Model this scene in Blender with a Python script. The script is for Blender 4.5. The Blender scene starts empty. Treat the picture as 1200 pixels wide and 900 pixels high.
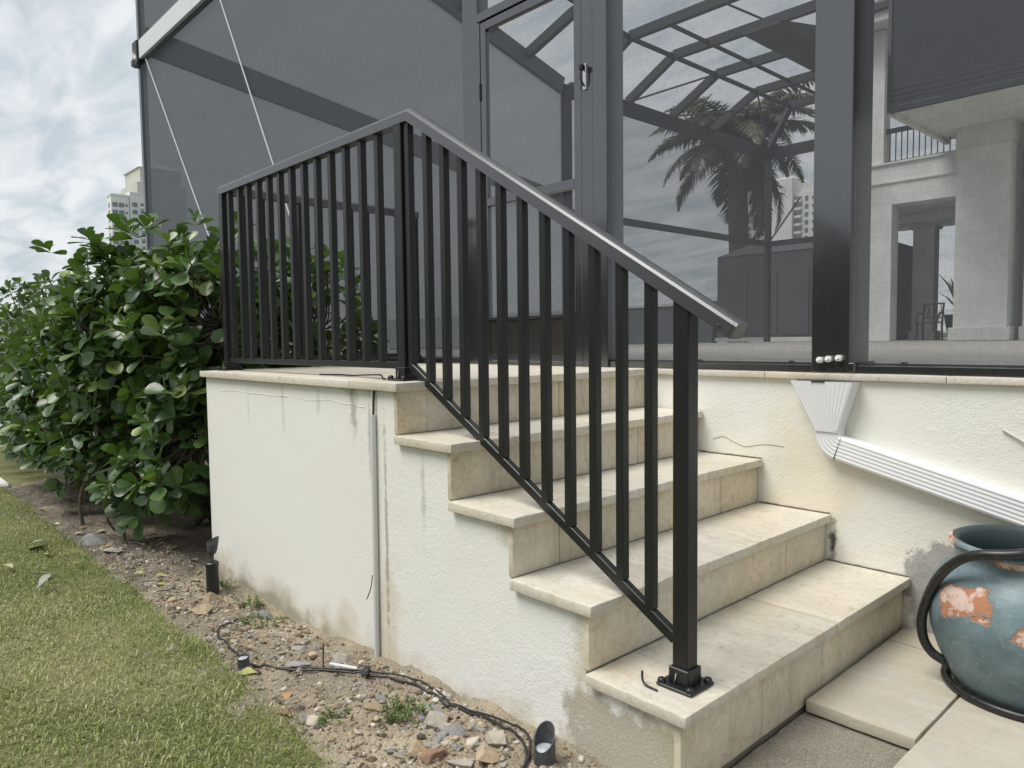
import bpy, bmesh, math, random
import numpy as np
from mathutils import Vector, Matrix, noise

random.seed(7)
RNG = np.random.default_rng(7)
scene = bpy.context.scene
COL = scene.collection

# ------------------------------------------------------------------ camera
CAM = Vector((2.1992, -1.4655, 0.1519))
yaw, pitch, roll = math.radians(47.3236), math.radians(3.4764), math.radians(-0.6996)
fwd = Vector((-math.sin(yaw) * math.cos(pitch), math.cos(yaw) * math.cos(pitch), -math.sin(pitch)))
rgt = Vector((math.cos(yaw), math.sin(yaw), 0))
upv = rgt.cross(fwd)
r2 = rgt * math.cos(roll) + upv * math.sin(roll)
u2 = upv * math.cos(roll) - rgt * math.sin(roll)
cam_data = bpy.data.cameras.new("camera")
cam = bpy.data.objects.new("camera", cam_data)
COL.objects.link(cam)
m3 = Matrix((r2, u2, -fwd)).transposed()
cam.matrix_world = Matrix.Translation(CAM) @ m3.to_4x4()
cam_data.sensor_width = 36.0
cam_data.sensor_fit = 'HORIZONTAL'
cam_data.lens = 861.9 / 1200 * 36.0
cam_data.clip_start = 0.05
cam_data.clip_end = 6000
scene.camera = cam

# ------------------------------------------------------------------ world: overcast sky
SUN_DIR = Vector((-0.24, -0.50, 1.0)).normalized()      # towards the sun
world = bpy.data.worlds.new("World")
scene.world = world
world.use_nodes = True
wn = world.node_tree
for n in list(wn.nodes):
    wn.nodes.remove(n)
def wnode(t, **kw):
    n = wn.nodes.new(t)
    for k, v in kw.items():
        setattr(n, k, v)
    return n
w_out = wnode('ShaderNodeOutputWorld')
w_bg = wnode('ShaderNodeBackground')
w_bg.inputs['Strength'].default_value = 0.05
w_sky = wnode('ShaderNodeTexSky', sky_type='NISHITA')
w_sky.sun_disc = False
w_sky.sun_elevation = math.asin(SUN_DIR.z)
w_sky.sun_rotation = math.atan2(SUN_DIR.x, SUN_DIR.y)
w_sky.air_density = 1.0
w_sky.dust_density = 1.5
w_tc = wnode('ShaderNodeTexCoord')
w_sep = wnode('ShaderNodeSeparateXYZ')
wn.links.new(w_tc.outputs['Generated'], w_sep.inputs[0])
w_abs = wnode('ShaderNodeMath', operation='ABSOLUTE'); wn.links.new(w_sep.outputs['Z'], w_abs.inputs[0])
w_add = wnode('ShaderNodeMath', operation='ADD'); w_add.inputs[1].default_value = 0.16
wn.links.new(w_abs.outputs[0], w_add.inputs[0])
w_dx = wnode('ShaderNodeMath', operation='DIVIDE'); wn.links.new(w_sep.outputs['X'], w_dx.inputs[0]); wn.links.new(w_add.outputs[0], w_dx.inputs[1])
w_dy = wnode('ShaderNodeMath', operation='DIVIDE'); wn.links.new(w_sep.outputs['Y'], w_dy.inputs[0]); wn.links.new(w_add.outputs[0], w_dy.inputs[1])
w_cmb = wnode('ShaderNodeCombineXYZ'); wn.links.new(w_dx.outputs[0], w_cmb.inputs[0]); wn.links.new(w_dy.outputs[0], w_cmb.inputs[1])
w_map = wnode('ShaderNodeMapping'); w_map.inputs['Scale'].default_value = (1.0, 2.4, 1.0); w_map.inputs['Rotation'].default_value = (0, 0, 0.5)
wn.links.new(w_cmb.outputs[0], w_map.inputs[0])
w_n1 = wnode('ShaderNodeTexNoise'); w_n1.inputs['Scale'].default_value = 2.9; w_n1.inputs['Detail'].default_value = 6; w_n1.inputs['Roughness'].default_value = 0.56; w_n1.inputs['Distortion'].default_value = 0.5
wn.links.new(w_map.outputs[0], w_n1.inputs['Vector'])
w_ramp = wnode('ShaderNodeValToRGB')
w_ramp.color_ramp.elements[0].position = 0.36; w_ramp.color_ramp.elements[0].color = (5.2, 5.8, 6.2, 1)
w_ramp.color_ramp.elements[1].position = 0.64; w_ramp.color_ramp.elements[1].color = (7.9, 8.05, 8.15, 1)
wn.links.new(w_n1.outputs['Fac'], w_ramp.inputs['Fac'])
w_mix = wnode('ShaderNodeMixRGB'); w_mix.inputs['Fac'].default_value = 0.90
wn.links.new(w_sky.outputs[0], w_mix.inputs['Color1'])
wn.links.new(w_ramp.outputs[0], w_mix.inputs['Color2'])
wn.links.new(w_mix.outputs[0], w_bg.inputs['Color'])
wn.links.new(w_bg.outputs[0], w_out.inputs['Surface'])

sun_data = bpy.data.lights.new("sun", 'SUN')
sun_data.energy = 1.5
sun_data.angle = math.radians(34)
sun_data.color = (1.0, 0.965, 0.91)
sun = bpy.data.objects.new("sun", sun_data)
COL.objects.link(sun)
sun.rotation_euler = (-SUN_DIR).to_track_quat('-Z', 'Y').to_euler()
sun.location = (-4, -8, 12)

scene.view_settings.view_transform = 'Standard'
scene.view_settings.look = 'None'
scene.view_settings.gamma = 1.0
scene.view_settings.use_curve_mapping = False
scene.view_settings.exposure = 1.20
scene.render.resolution_x, scene.render.resolution_y = 1024, 768
scene.cycles.max_bounces = 6
scene.cycles.diffuse_bounces = 3
scene.cycles.glossy_bounces = 2
scene.cycles.transmission_bounces = 2
scene.cycles.transparent_max_bounces = 12
scene.cycles.caustics_reflective = False
scene.cycles.caustics_refractive = False

# ------------------------------------------------------------------ material helpers
def srgb(r, g, b):
    def f(c):
        c /= 255.0
        return c / 12.92 if c <= 0.04045 else ((c + 0.055) / 1.055) ** 2.4
    return (f(r), f(g), f(b), 1.0)

class Mat:
    def __init__(self, name, color=(0.5, 0.5, 0.5), rough=0.6, metal=0.0, spec=0.5):
        self.m = bpy.data.materials.new(name)
        self.m.use_nodes = True
        self.nt = self.m.node_tree
        self.b = self.nt.nodes['Principled BSDF']
        self.out = self.nt.nodes['Material Output']
        self.b.inputs['Base Color'].default_value = (*color[:3], 1)
        self.b.inputs['Roughness'].default_value = rough
        self.b.inputs['Metallic'].default_value = metal
        self.b.inputs['Specular IOR Level'].default_value = spec
        self._pos = None
    def node(self, t, **kw):
        n = self.nt.nodes.new(t)
        for k, v in kw.items():
            setattr(n, k, v)
        return n
    def link(self, a, b):
        self.nt.links.new(a, b)
    def pos(self):
        if self._pos is None:
            self._pos = self.node('ShaderNodeNewGeometry').outputs['Position']
        return self._pos
    def mapped(self, scale=(1, 1, 1), rot=(0, 0, 0), loc=(0, 0, 0), src=None):
        mp = self.node('ShaderNodeMapping')
        mp.inputs['Scale'].default_value = scale
        mp.inputs['Rotation'].default_value = rot
        mp.inputs['Location'].default_value = loc
        self.link(src or self.pos(), mp.inputs['Vector'])
        return mp.outputs[0]
    def noise(self, scale=5, detail=3, rough=0.5, dist=0.0, vec=None):
        n = self.node('ShaderNodeTexNoise')
        n.inputs['Scale'].default_value = scale
        n.inputs['Detail'].default_value = detail
        n.inputs['Roughness'].default_value = rough
        n.inputs['Distortion'].default_value = dist
        self.link(vec or self.pos(), n.inputs['Vector'])
        return n.outputs['Fac']
    def voro(self, scale=20, feature='F1', vec=None):
        n = self.node('ShaderNodeTexVoronoi', feature=feature)
        n.inputs['Scale'].default_value = scale
        self.link(vec or self.pos(), n.inputs['Vector'])
        return n.outputs['Distance']
    def ramp(self, fac, lo, hi, c0=(0, 0, 0), c1=(1, 1, 1)):
        n = self.node('ShaderNodeValToRGB')
        n.color_ramp.elements[0].position = lo
        n.color_ramp.elements[0].color = (*c0[:3], 1)
        n.color_ramp.elements[1].position = hi
        n.color_ramp.elements[1].color = (*c1[:3], 1)
        self.link(fac, n.inputs['Fac'])
        return n.outputs['Color']
    def rng(self, v, a, b, c=0.0, d=1.0):
        n = self.node('ShaderNodeMapRange')
        n.inputs['From Min'].default_value = a
        n.inputs['From Max'].default_value = b
        n.inputs['To Min'].default_value = c
        n.inputs['To Max'].default_value = d
        self.link(v, n.inputs['Value'])
        return n.outputs[0]
    def math(self, op, a, b=None):
        n = self.node('ShaderNodeMath', operation=op)
        for i, v in enumerate((a, b)):
            if v is None:
                continue
            if isinstance(v, (int, float)):
                n.inputs[i].default_value = v
            else:
                self.link(v, n.inputs[i])
        return n.outputs[0]
    def mix(self, fac, a, b, mode='MIX'):
        n = self.node('ShaderNodeMixRGB', blend_type=mode)
        for i, v in zip(('Fac', 'Color1', 'Color2'), (fac, a, b)):
            if isinstance(v, (int, float)):
                n.inputs[i].default_value = v
            elif isinstance(v, (tuple, list)):
                n.inputs[i].default_value = (*v[:3], 1)
            else:
                self.link(v, n.inputs[i])
        return n.outputs[0]
    def xyz(self, src=None):
        s = self.node('ShaderNodeSeparateXYZ')
        self.link(src or self.pos(), s.inputs[0])
        return s.outputs
    def dist_to(self, c, scale=(1, 1, 1)):
        mp = self.mapped(scale=scale, loc=tuple(-a * b for a, b in zip(c, scale)))
        n = self.node('ShaderNodeVectorMath', operation='LENGTH')
        self.link(mp, n.inputs[0])
        return n.outputs['Value']
    def color(self, c):
        self.link(c, self.b.inputs['Base Color'])
    def rough(self, r):
        self.link(r, self.b.inputs['Roughness'])
    def bump(self, h, strength=0.3, dist=0.01):
        n = self.node('ShaderNodeBump')
        n.inputs['Strength'].default_value = strength
        n.inputs['Distance'].default_value = dist
        self.link(h, n.inputs['Height'])
        self.link(n.outputs[0], self.b.inputs['Normal'])
    def rand(self):
        return self.node('ShaderNodeObjectInfo').outputs['Random']

# --- stucco of the stair side
def stucco(name, base, warm, side):
    M = Mat(name, base, 0.85, 0, 0.25)
    tint = M.ramp(M.noise(1.6, 4, 0.6), 0.42, 0.74)
    c = M.mix(M.math('MULTIPLY', tint, 0.6), base, warm)
    z = M.xyz()['Z']
    x = M.xyz()['X']
    # rain streaks: long in z, narrow in x, patchy
    st = M.ramp(M.noise(1.0, 3, 0.6, vec=M.mapped((16, 16, 0.7))), 0.60, 0.74)
    patch = M.ramp(M.noise(2.6, 2, 0.5), 0.48, 0.62)
    zone = M.rng(z, -0.62, -0.10)
    f = M.math('MULTIPLY', M.math('MULTIPLY', st, patch), zone)
    c = M.mix(M.math('MULTIPLY', f, 0.16), c, (0.42, 0.38, 0.30))
    # splashed soil with a ragged upper line
    sp = M.math('ADD', M.rng(z, -0.74, -1.10, -0.75, 0.95), M.rng(M.noise(3.5, 5, 0.65), 0.3, 0.7, -0.45, 0.45))
    spf = M.ramp(sp, 0.25, 0.85)
    c = M.mix(M.math('MULTIPLY', spf, 0.62), c, (0.44, 0.37, 0.25))
    sp2 = M.ramp(M.math('ADD', M.rng(z, -0.94, -1.09, -0.9, 0.75), M.rng(M.noise(7, 4, 0.6), 0.3, 0.7, -0.5, 0.4)), 0.2, 0.7)
    c = M.mix(M.math('MULTIPLY', sp2, 0.55), c, (0.20, 0.185, 0.13))
    if side:
        # bare, unpainted render low at the foot of the stair, ragged outline
        d = M.math('ADD', M.dist_to((1.05, 0.0, -1.0), (1.0, 1.0, 1.45)), M.rng(M.noise(9, 4, 0.6), 0.3, 0.7, -0.10, 0.10))
        bare = M.ramp(d, 0.24, 0.31, (1, 1, 1), (0, 0, 0))
        c = M.mix(M.math('MULTIPLY', bare, 0.85), c, M.mix(M.ramp(M.noise(210, 3, 0.7), 0.36, 0.64), (0.28, 0.25, 0.19), (0.52, 0.475, 0.385)))
        # algae edge under the second tread
        for (sx, sz, ln) in ((0.865, -0.72, 0.16), (1.17, -0.86, 0.12), (0.57, -0.42, 0.10)):
            d2 = M.math('ADD', M.dist_to((sx, 0.0, sz), (14, 1, 1.0 / ln * 0.9)), M.rng(M.noise(18, 4, 0.65), 0.3, 0.7, -0.35, 0.35))
            c = M.mix(M.math('MULTIPLY', M.ramp(d2, 0.35, 0.95, (1, 1, 1), (0, 0, 0)), 0.45), c, (0.40, 0.36, 0.20))
        # rusty run below the conduit
        d3 = M.math('ADD', M.dist_to((-0.12, 0.0, -0.93), (9, 1, 3.2)), M.rng(M.noise(11, 4, 0.6), 0.3, 0.7, -0.4, 0.4))
        c = M.mix(M.math('MULTIPLY', M.ramp(d3, 0.4, 1.1, (1, 1, 1), (0, 0, 0)), 0.40), c, (0.55, 0.44, 0.27))
        for (sx, sz, sw, sh, k) in ((-0.335, -0.12, 30, 7.5, 0.5), (-0.118, -0.58, 75, 1.75, 0.55), (-1.33, -0.16, 60, 8, 0.2), (-0.62, -0.10, 40, 12, 0.2), (-0.02, -0.10, 40, 12, 0.2), (-0.36, -0.03, 12, 30, 0.3), (-0.22, -0.20, 70, 4.5, 0.4), (-0.95, -0.14, 60, 6, 0.25), (0.12, -0.36, 60, 5, 0.3), (0.33, -0.33, 50, 8, 0.3)):
            d4 = M.math('ADD', M.dist_to((sx, 0.0, sz), (sw, 1, sh)), M.rng(M.noise(26, 4, 0.65), 0.3, 0.7, -0.45, 0.45))
            c = M.mix(M.math('MULTIPLY', M.ramp(d4, 0.3, 1.0, (1, 1, 1), (0, 0, 0)), k), c, (0.17, 0.15, 0.11))
    else:
        d = M.math('ADD', M.dist_to((1.37, 1.483, -0.80), (1.0, 1.0, 0.95)), M.rng(M.noise(16, 5, 0.7), 0.3, 0.7, -0.05, 0.05))
        bare = M.ramp(d, 0.175, 0.200, (1, 1, 1), (0, 0, 0))
        c = M.mix(M.math('MULTIPLY', bare, 0.9), c, M.mix(M.noise(14, 4, 0.6), (0.24, 0.24, 0.235), (0.44, 0.44, 0.43)))
        d = M.math('ADD', M.dist_to((0.80, 1.483, -0.42), (2.4, 1.0, 2.2)), M.rng(M.noise(6, 4, 0.6), 0.3, 0.7, -0.35, 0.35))
        yl = M.ramp(d, 0.15, 0.75, (1, 1, 1), (0, 0, 0))
        c = M.mix(M.math('MULTIPLY', yl, 0.28), c, (0.70, 0.56, 0.32))
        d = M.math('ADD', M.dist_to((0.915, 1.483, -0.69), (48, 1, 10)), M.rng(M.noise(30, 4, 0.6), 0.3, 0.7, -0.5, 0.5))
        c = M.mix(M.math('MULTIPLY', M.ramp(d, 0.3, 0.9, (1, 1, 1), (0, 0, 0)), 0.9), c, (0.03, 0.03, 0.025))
    M.color(c)
    h = M.math('ADD', M.noise(150, 3, 0.6), M.math('MULTIPLY', M.noise(48, 2, 0.5), 0.7))
    h = M.math('ADD', h, M.math('MULTIPLY', M.noise(7, 2, 0.5), 0.8))
    if side:
        h = M.math('MULTIPLY', h, M.math('MULTIPLY', M.rng(x, -0.5, 0.15, 0.30, 1.0), M.rng(M.noise(2.2, 3, 0.6), 0.35, 0.65, 0.55, 1.1)))
    else:
        h = M.math('MULTIPLY', h, M.rng(M.noise(2.2, 3, 0.6), 0.35, 0.65, 0.55, 1.1))
    M.bump(h, 0.45, 0.0046 if side else 0.0054)
    return M.m
m_stucco_side = stucco('white_stucco_side', (0.785, 0.785, 0.75), (0.775, 0.755, 0.67), True)
m_stucco_wall = stucco('warm_white_stucco', (0.775, 0.775, 0.725), (0.78, 0.735, 0.60), False)

def travertine(name, base, dark, drips=False):
    M = Mat(name, base, 0.62, 0, 0.35)
    v = M.noise(3.2, 6, 0.62, 0.9, vec=M.mapped((1, 3.2, 3.2), rot=(0.2, 0.1, 0.35)))
    c = M.mix(M.ramp(v, 0.36, 0.66), base, dark)
    c = M.mix(M.math('MULTIPLY', M.ramp(M.noise(2.1, 4, 0.6), 0.42, 0.7), 0.5), c, (base[0] * 1.0, base[1] * 0.88, base[2] * 0.68))
    fine = M.ramp(M.noise(46, 4, 0.7), 0.38, 0.66)
    c = M.mix(M.math('MULTIPLY', fine, 0.24), c, (0.40, 0.34, 0.25))
    swirl = M.ramp(M.noise(11, 5, 0.7, 2.2), 0.54, 0.63)
    c = M.mix(M.math('MULTIPLY', swirl, 0.38), c, (0.46, 0.39, 0.28))
    if drips:
        dr = M.ramp(M.noise(1.0, 4, 0.65, vec=M.mapped((26, 26, 1.6))), 0.54, 0.72)
        c = M.mix(M.math('MULTIPLY', dr, 0.38), c, (0.33, 0.285, 0.20))
    pits = M.ramp(M.voro(58), 0.06, 0.13, (1, 1, 1), (0, 0, 0))
    pm = M.ramp(M.noise(7, 3, 0.6), 0.52, 0.62)
    pf = M.math('MULTIPLY', pits, pm)
    c = M.mix(M.math('MULTIPLY', pf, 0.8), c, (0.22, 0.18, 0.12))
    dirt = M.ramp(M.noise(13, 5, 0.7, 0.4), 0.60, 0.72)
    c = M.mix(M.math('MULTIPLY', dirt, 0.48), c, (0.30, 0.26, 0.19))
    M.color(M.mix(1.0, c, M.ramp(M.rand(), 0, 1, (0.86, 0.855, 0.84), (1.02, 1.02, 1.02)), 'MULTIPLY'))
    h = M.math('SUBTRACT', M.math('ADD', M.noise(60, 4, 0.6), M.math('MULTIPLY', M.noise(8, 3, 0.5), 0.6)), M.math('MULTIPLY', pf, 1.5))
    M.bump(h, 0.32, 0.004)
    return M.m
m_trav = travertine('travertine', (0.72, 0.69, 0.62), (0.625, 0.59, 0.515))
m_trav_riser = travertine('travertine_riser', (0.76, 0.705, 0.59), (0.66, 0.60, 0.485), True)
m_trav_paver = travertine('travertine_paver', (0.56, 0.53, 0.465), (0.49, 0.46, 0.39))

M = Mat('mortar', (0.22, 0.195, 0.15), 0.95, 0, 0.1); M.bump(M.noise(90, 3), 0.4, 0.003); m_mortar = M.m

# --- painted aluminium
def metal(name, base, met, rough, amp=0.05):
    M = Mat(name, base, rough, met, 0.5)
    n = M.noise(7, 4, 0.6, vec=M.mapped((6, 6, 1)))
    M.rough(M.rng(n, 0.3, 0.7, rough - amp, rough + amp))
    d = M.ramp(M.noise(40, 4, 0.7), 0.60, 0.74)
    M.color(M.mix(M.math('MULTIPLY', d, 0.10), base, tuple(min(1, b * 1.5 + 0.01) for b in base)))
    return M.m
m_rail = metal('black_powder_coat', (0.014, 0.015, 0.0155), 0.10, 0.36)
m_cap = metal('sky_lit_rail_cap', (0.155, 0.16, 0.163), 0.85, 0.34, 0.02)  # lighter copy of the railing metal, its sky-lit brightness put into the colour
m_frame = metal('dark_bronze_aluminium', (0.155, 0.159, 0.163), 0.85, 0.16, 0.03)
m_frame_in = metal('shaded_bronze_aluminium', (0.05, 0.053, 0.057), 0.3, 0.5)  # same aluminium as the frame, shade put into the colour against bright deck reflections
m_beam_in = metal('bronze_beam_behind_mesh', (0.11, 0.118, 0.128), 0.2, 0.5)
m_kick = metal('brown_bronze_sheet', (0.045, 0.044, 0.042), 0.4, 0.3)
m_white_alu = metal('white_painted_aluminium', (0.74, 0.75, 0.76), 0.0, 0.38)
m_gutter = metal('pale_grey_fascia', (0.64, 0.67, 0.68), 0.0, 0.45)
m_black = Mat('black_plastic', (0.018, 0.018, 0.02), 0.42).m
m_steel = metal('bright_steel', (0.62, 0.63, 0.64), 1.0, 0.28)
m_bolt = Mat('white_bolt_cap', (0.78, 0.78, 0.76), 0.4).m
m_pvc = metal('white_pvc', (0.60, 0.61, 0.61), 0.0, 0.4)
M = Mat('grey_lens', (0.42, 0.44, 0.46), 0.55); M.color(M.ramp(M.noise(60, 4, 0.7), 0.35, 0.65, (0.30, 0.32, 0.34), (0.55, 0.57, 0.58))); m_lens = M.m
M = Mat('weathered_black_housing', (0.05, 0.053, 0.058), 0.5)
M.color(M.ramp(M.noise(18, 5, 0.7), 0.35, 0.75, (0.035, 0.038, 0.042), (0.12, 0.125, 0.13))); m_housing = M.m

# --- insect screen: thin threads leave about half of the light through
def screen_mat(name, opacity, col, transl=0.0):
    M = Mat(name, col, 0.8, 0, 0.1)
    nt = M.nt
    tr = M.node('ShaderNodeBsdfTransparent')
    df = M.node('ShaderNodeBsdfDiffuse')
    df.inputs['Color'].default_value = (*col, 1)
    body = df.outputs[0]
    if transl:
        tl = M.node('ShaderNodeBsdfTranslucent')
        tl.inputs['Color'].default_value = (*col, 1)
        mx = M.node('ShaderNodeMixShader'); mx.inputs[0].default_value = transl
        M.link(df.outputs[0], mx.inputs[1]); M.link(tl.outputs[0], mx.inputs[2])
        body = mx.outputs[0]
    w = M.node('ShaderNodeMixShader')
    wa = M.noise(1.0, 2, 0.6, vec=M.mapped((35, 35, 420)))
    wb = M.noise(1.0, 2, 0.6, vec=M.mapped((420, 420, 30)))
    wv = M.rng(M.math('ADD', wa, wb), 0.6, 1.4, opacity - 0.09, opacity + 0.09)
    M.link(wv, w.inputs[0])
    M.link(tr.outputs[0], w.inputs[1]); M.link(body, w.inputs[2])
    M.link(w.outputs[0], M.out.inputs['Surface'])
    nt.nodes.remove(M.b)
    return M.m
m_screen = screen_mat('charcoal_insect_screen', 0.52, (0.085, 0.092, 0.102))
m_screen_dense = screen_mat('dense_charcoal_screen', 0.62, (0.078, 0.084, 0.092))
m_privacy = screen_mat('grey_privacy_mesh', 0.86, (0.35, 0.37, 0.395), 0.5)
m_screen_far = screen_mat('charcoal_insect_screen_far', 0.40, (0.085, 0.088, 0.092))

# --- plants
def leaf_mat(name, c_lo, c_hi, pale):
    M = Mat(name, c_hi, 0.30, 0, 0.5)
    r = M.rand()
    n = M.noise(9, 3, 0.6)
    at = M.node('ShaderNodeAttribute'); at.attribute_name = 'tone'
    t = M.math('FRACT', M.math('ADD', M.math('ADD', r, at.outputs['Fac']), M.math('MULTIPLY', n, 0.15)))
    c = M.ramp(t, 0.0, 0.8, c_lo, c_hi)
    yel = M.ramp(t, 0.90, 0.98)
    c = M.mix(yel, c, pale)
    geo = M.node('ShaderNodeNewGeometry')
    c = M.mix(M.math('MULTIPLY', geo.outputs['Backfacing'], 0.55), c, (c_hi[0] * 1.7, c_hi[1] * 1.5, c_hi[2] * 1.7))
    M.color(c)
    tl = M.node('ShaderNodeBsdfTranslucent')
    M.link(M.mix(1.0, c, (1.3, 1.5, 0.5), 'MULTIPLY'), tl.inputs['Color'])
    mx = M.node('ShaderNodeMixShader'); mx.inputs[0].default_value = 0.16
    M.link(M.b.outputs[0], mx.inputs[1]); M.link(tl.outputs[0], mx.inputs[2])
    M.link(mx.outputs[0], M.out.inputs['Surface'])
    return M.m
m_leaf = leaf_mat('glossy_broad_leaf', (0.026, 0.058, 0.017), (0.082, 0.150, 0.043), (0.22, 0.29, 0.07))
m_weed = leaf_mat('weed_leaf', (0.06, 0.10, 0.025), (0.11, 0.17, 0.04), (0.2, 0.24, 0.07))
m_palm = leaf_mat('palm_leaf', (0.075, 0.085, 0.065), (0.115, 0.125, 0.095), (0.14, 0.135, 0.10))
M = Mat('bark', (0.20, 0.165, 0.12), 0.9); M.color(M.ramp(M.noise(30, 5, 0.7), 0.3, 0.7, (0.07, 0.058, 0.042), (0.20, 0.17, 0.13))); M.bump(M.noise(60, 4), 0.5, 0.006); m_bark = M.m
M = Mat('palm_trunk', (0.11, 0.10, 0.09), 0.9); M.bump(M.noise(8, 4), 0.6, 0.05); m_ptrunk = M.m

def grass_mat():
    M = Mat('grass_blade', (0.09, 0.12, 0.03), 0.6, 0, 0.3)
    at = M.node('ShaderNodeAttribute'); at.attribute_name = 'tone'
    t = at.outputs['Fac']
    n = M.node('ShaderNodeValToRGB')
    e = n.color_ramp.elements
    e[0].position = 0.0; e[0].color = (0.14, 0.20, 0.05, 1)
    e[1].position = 1.0; e[1].color = (0.60, 0.57, 0.36, 1)
    for p, c in ((0.35, (0.25, 0.30, 0.09, 1)), (0.62, (0.37, 0.40, 0.16, 1)), (0.8, (0.48, 0.48, 0.25, 1))):
        k = e.new(p); k.color = c
    M.link(t, n.inputs['Fac'])
    c = n.outputs[0]
    M.color(c)
    tl = M.node('ShaderNodeBsdfTranslucent'); M.link(c, tl.inputs['Color'])
    mx = M.node('ShaderNodeMixShader'); mx.inputs[0].default_value = 0.25
    M.link(M.b.outputs[0], mx.inputs[1]); M.link(tl.outputs[0], mx.inputs[2])
    M.link(mx.outputs[0], M.out.inputs['Surface'])
    return M.m
m_grass = grass_mat()

# --- ground
M = Mat('soil', (0.3, 0.25, 0.18), 0.95, 0, 0.15)
c = M.mix(M.ramp(M.noise(3.0, 5, 0.65), 0.34, 0.66), (0.45, 0.385, 0.285), (0.25, 0.21, 0.15))
c = M.mix(M.math('MULTIPLY', M.ramp(M.noise(1.3, 4, 0.6, vec=M.mapped(loc=(3, 1, 0))), 0.47, 0.60), 0.75), c, (0.20, 0.175, 0.14))
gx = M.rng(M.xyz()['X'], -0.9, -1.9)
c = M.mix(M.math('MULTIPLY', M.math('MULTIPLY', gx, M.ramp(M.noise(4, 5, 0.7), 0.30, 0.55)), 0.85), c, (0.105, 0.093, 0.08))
c = M.mix(M.math('MULTIPLY', M.ramp(M.noise(70, 3, 0.7), 0.47, 0.72), 0.32), c, (0.55, 0.48, 0.37))
c = M.mix(M.math('MULTIPLY', M.ramp(M.noise(120, 3, 0.7), 0.50, 0.66), 0.45), c, (0.12, 0.10, 0.08))
M.color(c)
M.bump(M.math('ADD', M.noise(45, 5, 0.7), M.math('MULTIPLY', M.voro(90), 0.7)), 0.8, 0.012)
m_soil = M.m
M = Mat('lawn_thatch', (0.14, 0.15, 0.06), 0.95, 0, 0.1)
c = M.mix(M.ramp(M.noise(2.2, 5, 0.6), 0.4, 0.62), (0.10, 0.125, 0.04), (0.25, 0.24, 0.12))
c = M.mix(M.math('MULTIPLY', M.ramp(M.noise(90, 4, 0.7), 0.4, 0.65), 0.6), c, (0.33, 0.30, 0.17))
M.color(c); M.bump(M.noise(120, 4, 0.7), 0.8, 0.02)
m_lawn = M.m
M = Mat('coarse_sand', (0.40, 0.35, 0.27), 0.95, 0, 0.15)
c = M.mix(M.ramp(M.noise(5, 5, 0.65), 0.35, 0.68), (0.36, 0.32, 0.26), (0.25, 0.22, 0.175))
c = M.mix(M.math('MULTIPLY', M.ramp(M.noise(160, 3, 0.75), 0.45, 0.7), 0.65), c, (0.66, 0.61, 0.52))
c = M.mix(M.math('MULTIPLY', M.ramp(M.noise(210, 3, 0.75), 0.52, 0.68), 0.6), c, (0.13, 0.11, 0.085))
M.color(c); M.bump(M.math('ADD', M.noise(150, 3, 0.8), M.noise(14, 4, 0.6)), 0.9, 0.008)
m_sand = M.m
M = Mat('deck_concrete', (0.56, 0.54, 0.49), 0.8, 0, 0.25)
M.color(M.mix(M.ramp(M.noise(1.2, 5, 0.6, vec=M.mapped((1, 4, 1))), 0.35, 0.65), (0.47, 0.455, 0.42), (0.35, 0.34, 0.31)))
m_deck = M.m
M = Mat('bay_water', (0.09, 0.14, 0.16), 0.12, 0, 0.5)
M.bump(M.noise(1.4, 4, 0.6, vec=M.mapped((1, 2.5, 1))), 0.25, 0.12)
m_water = M.m
M = Mat('seawall_concrete', (0.60, 0.60, 0.57), 0.9); M.color(M.ramp(M.noise(6, 4), 0.3, 0.7, (0.52, 0.52, 0.49), (0.68, 0.68, 0.65))); m_seawall = M.m
def stone_mat(name, a, b):
    M = Mat(name, a, 0.9, 0, 0.2)
    c = M.mix(M.ramp(M.noise(24, 5, 0.7), 0.35, 0.66), a, b)
    c = M.mix(M.math('MULTIPLY', M.ramp(M.noise(70, 4, 0.7), 0.55, 0.7), 0.5), c, (0.12, 0.11, 0.09))
    M.color(M.mix(1.0, c, M.ramp(M.rand(), 0, 1, (0.72, 0.72, 0.72), (1.1, 1.08, 1.04)), 'MULTIPLY'))
    M.bump(M.noise(70, 5, 0.7), 0.6, 0.006)
    return M.m
m_stone = {
    'pale': stone_mat('pale_limestone', (0.52, 0.485, 0.415), (0.38, 0.345, 0.285)),
    'grey': stone_mat('grey_rubble', (0.34, 0.34, 0.335), (0.22, 0.22, 0.215)),
    'tan': stone_mat('tan_rubble', (0.46, 0.37, 0.26), (0.33, 0.26, 0.18)),
    'brick': stone_mat('orange_brick_shard', (0.36, 0.215, 0.145), (0.27, 0.18, 0.13)),
}
M = Mat('gravel', (0.4, 0.35, 0.28), 0.95, 0, 0.2)
at = M.node('ShaderNodeAttribute'); at.attribute_name = 'tone'
nn = M.node('ShaderNodeValToRGB'); e = nn.color_ramp.elements
e[0].position = 0; e[0].color = (0.10, 0.085, 0.065, 1); e[1].position = 1; e[1].color = (0.58, 0.54, 0.47, 1)
for p, cc in ((0.35, (0.24, 0.19, 0.13, 1)), (0.65, (0.36, 0.29, 0.20, 1)), (0.85, (0.30, 0.29, 0.27, 1))):
    k = e.new(p); k.color = cc
M.link(at.outputs['Fac'], nn.inputs['Fac']); M.color(nn.outputs[0]); m_gravel = M.m
def flat_leaf(name, col, col2):
    M = Mat(name, col, 0.6, 0, 0.3); M.color(M.mix(M.ramp(M.noise(30, 4, 0.6), 0.4, 0.7), col, col2)); return M.m
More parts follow.
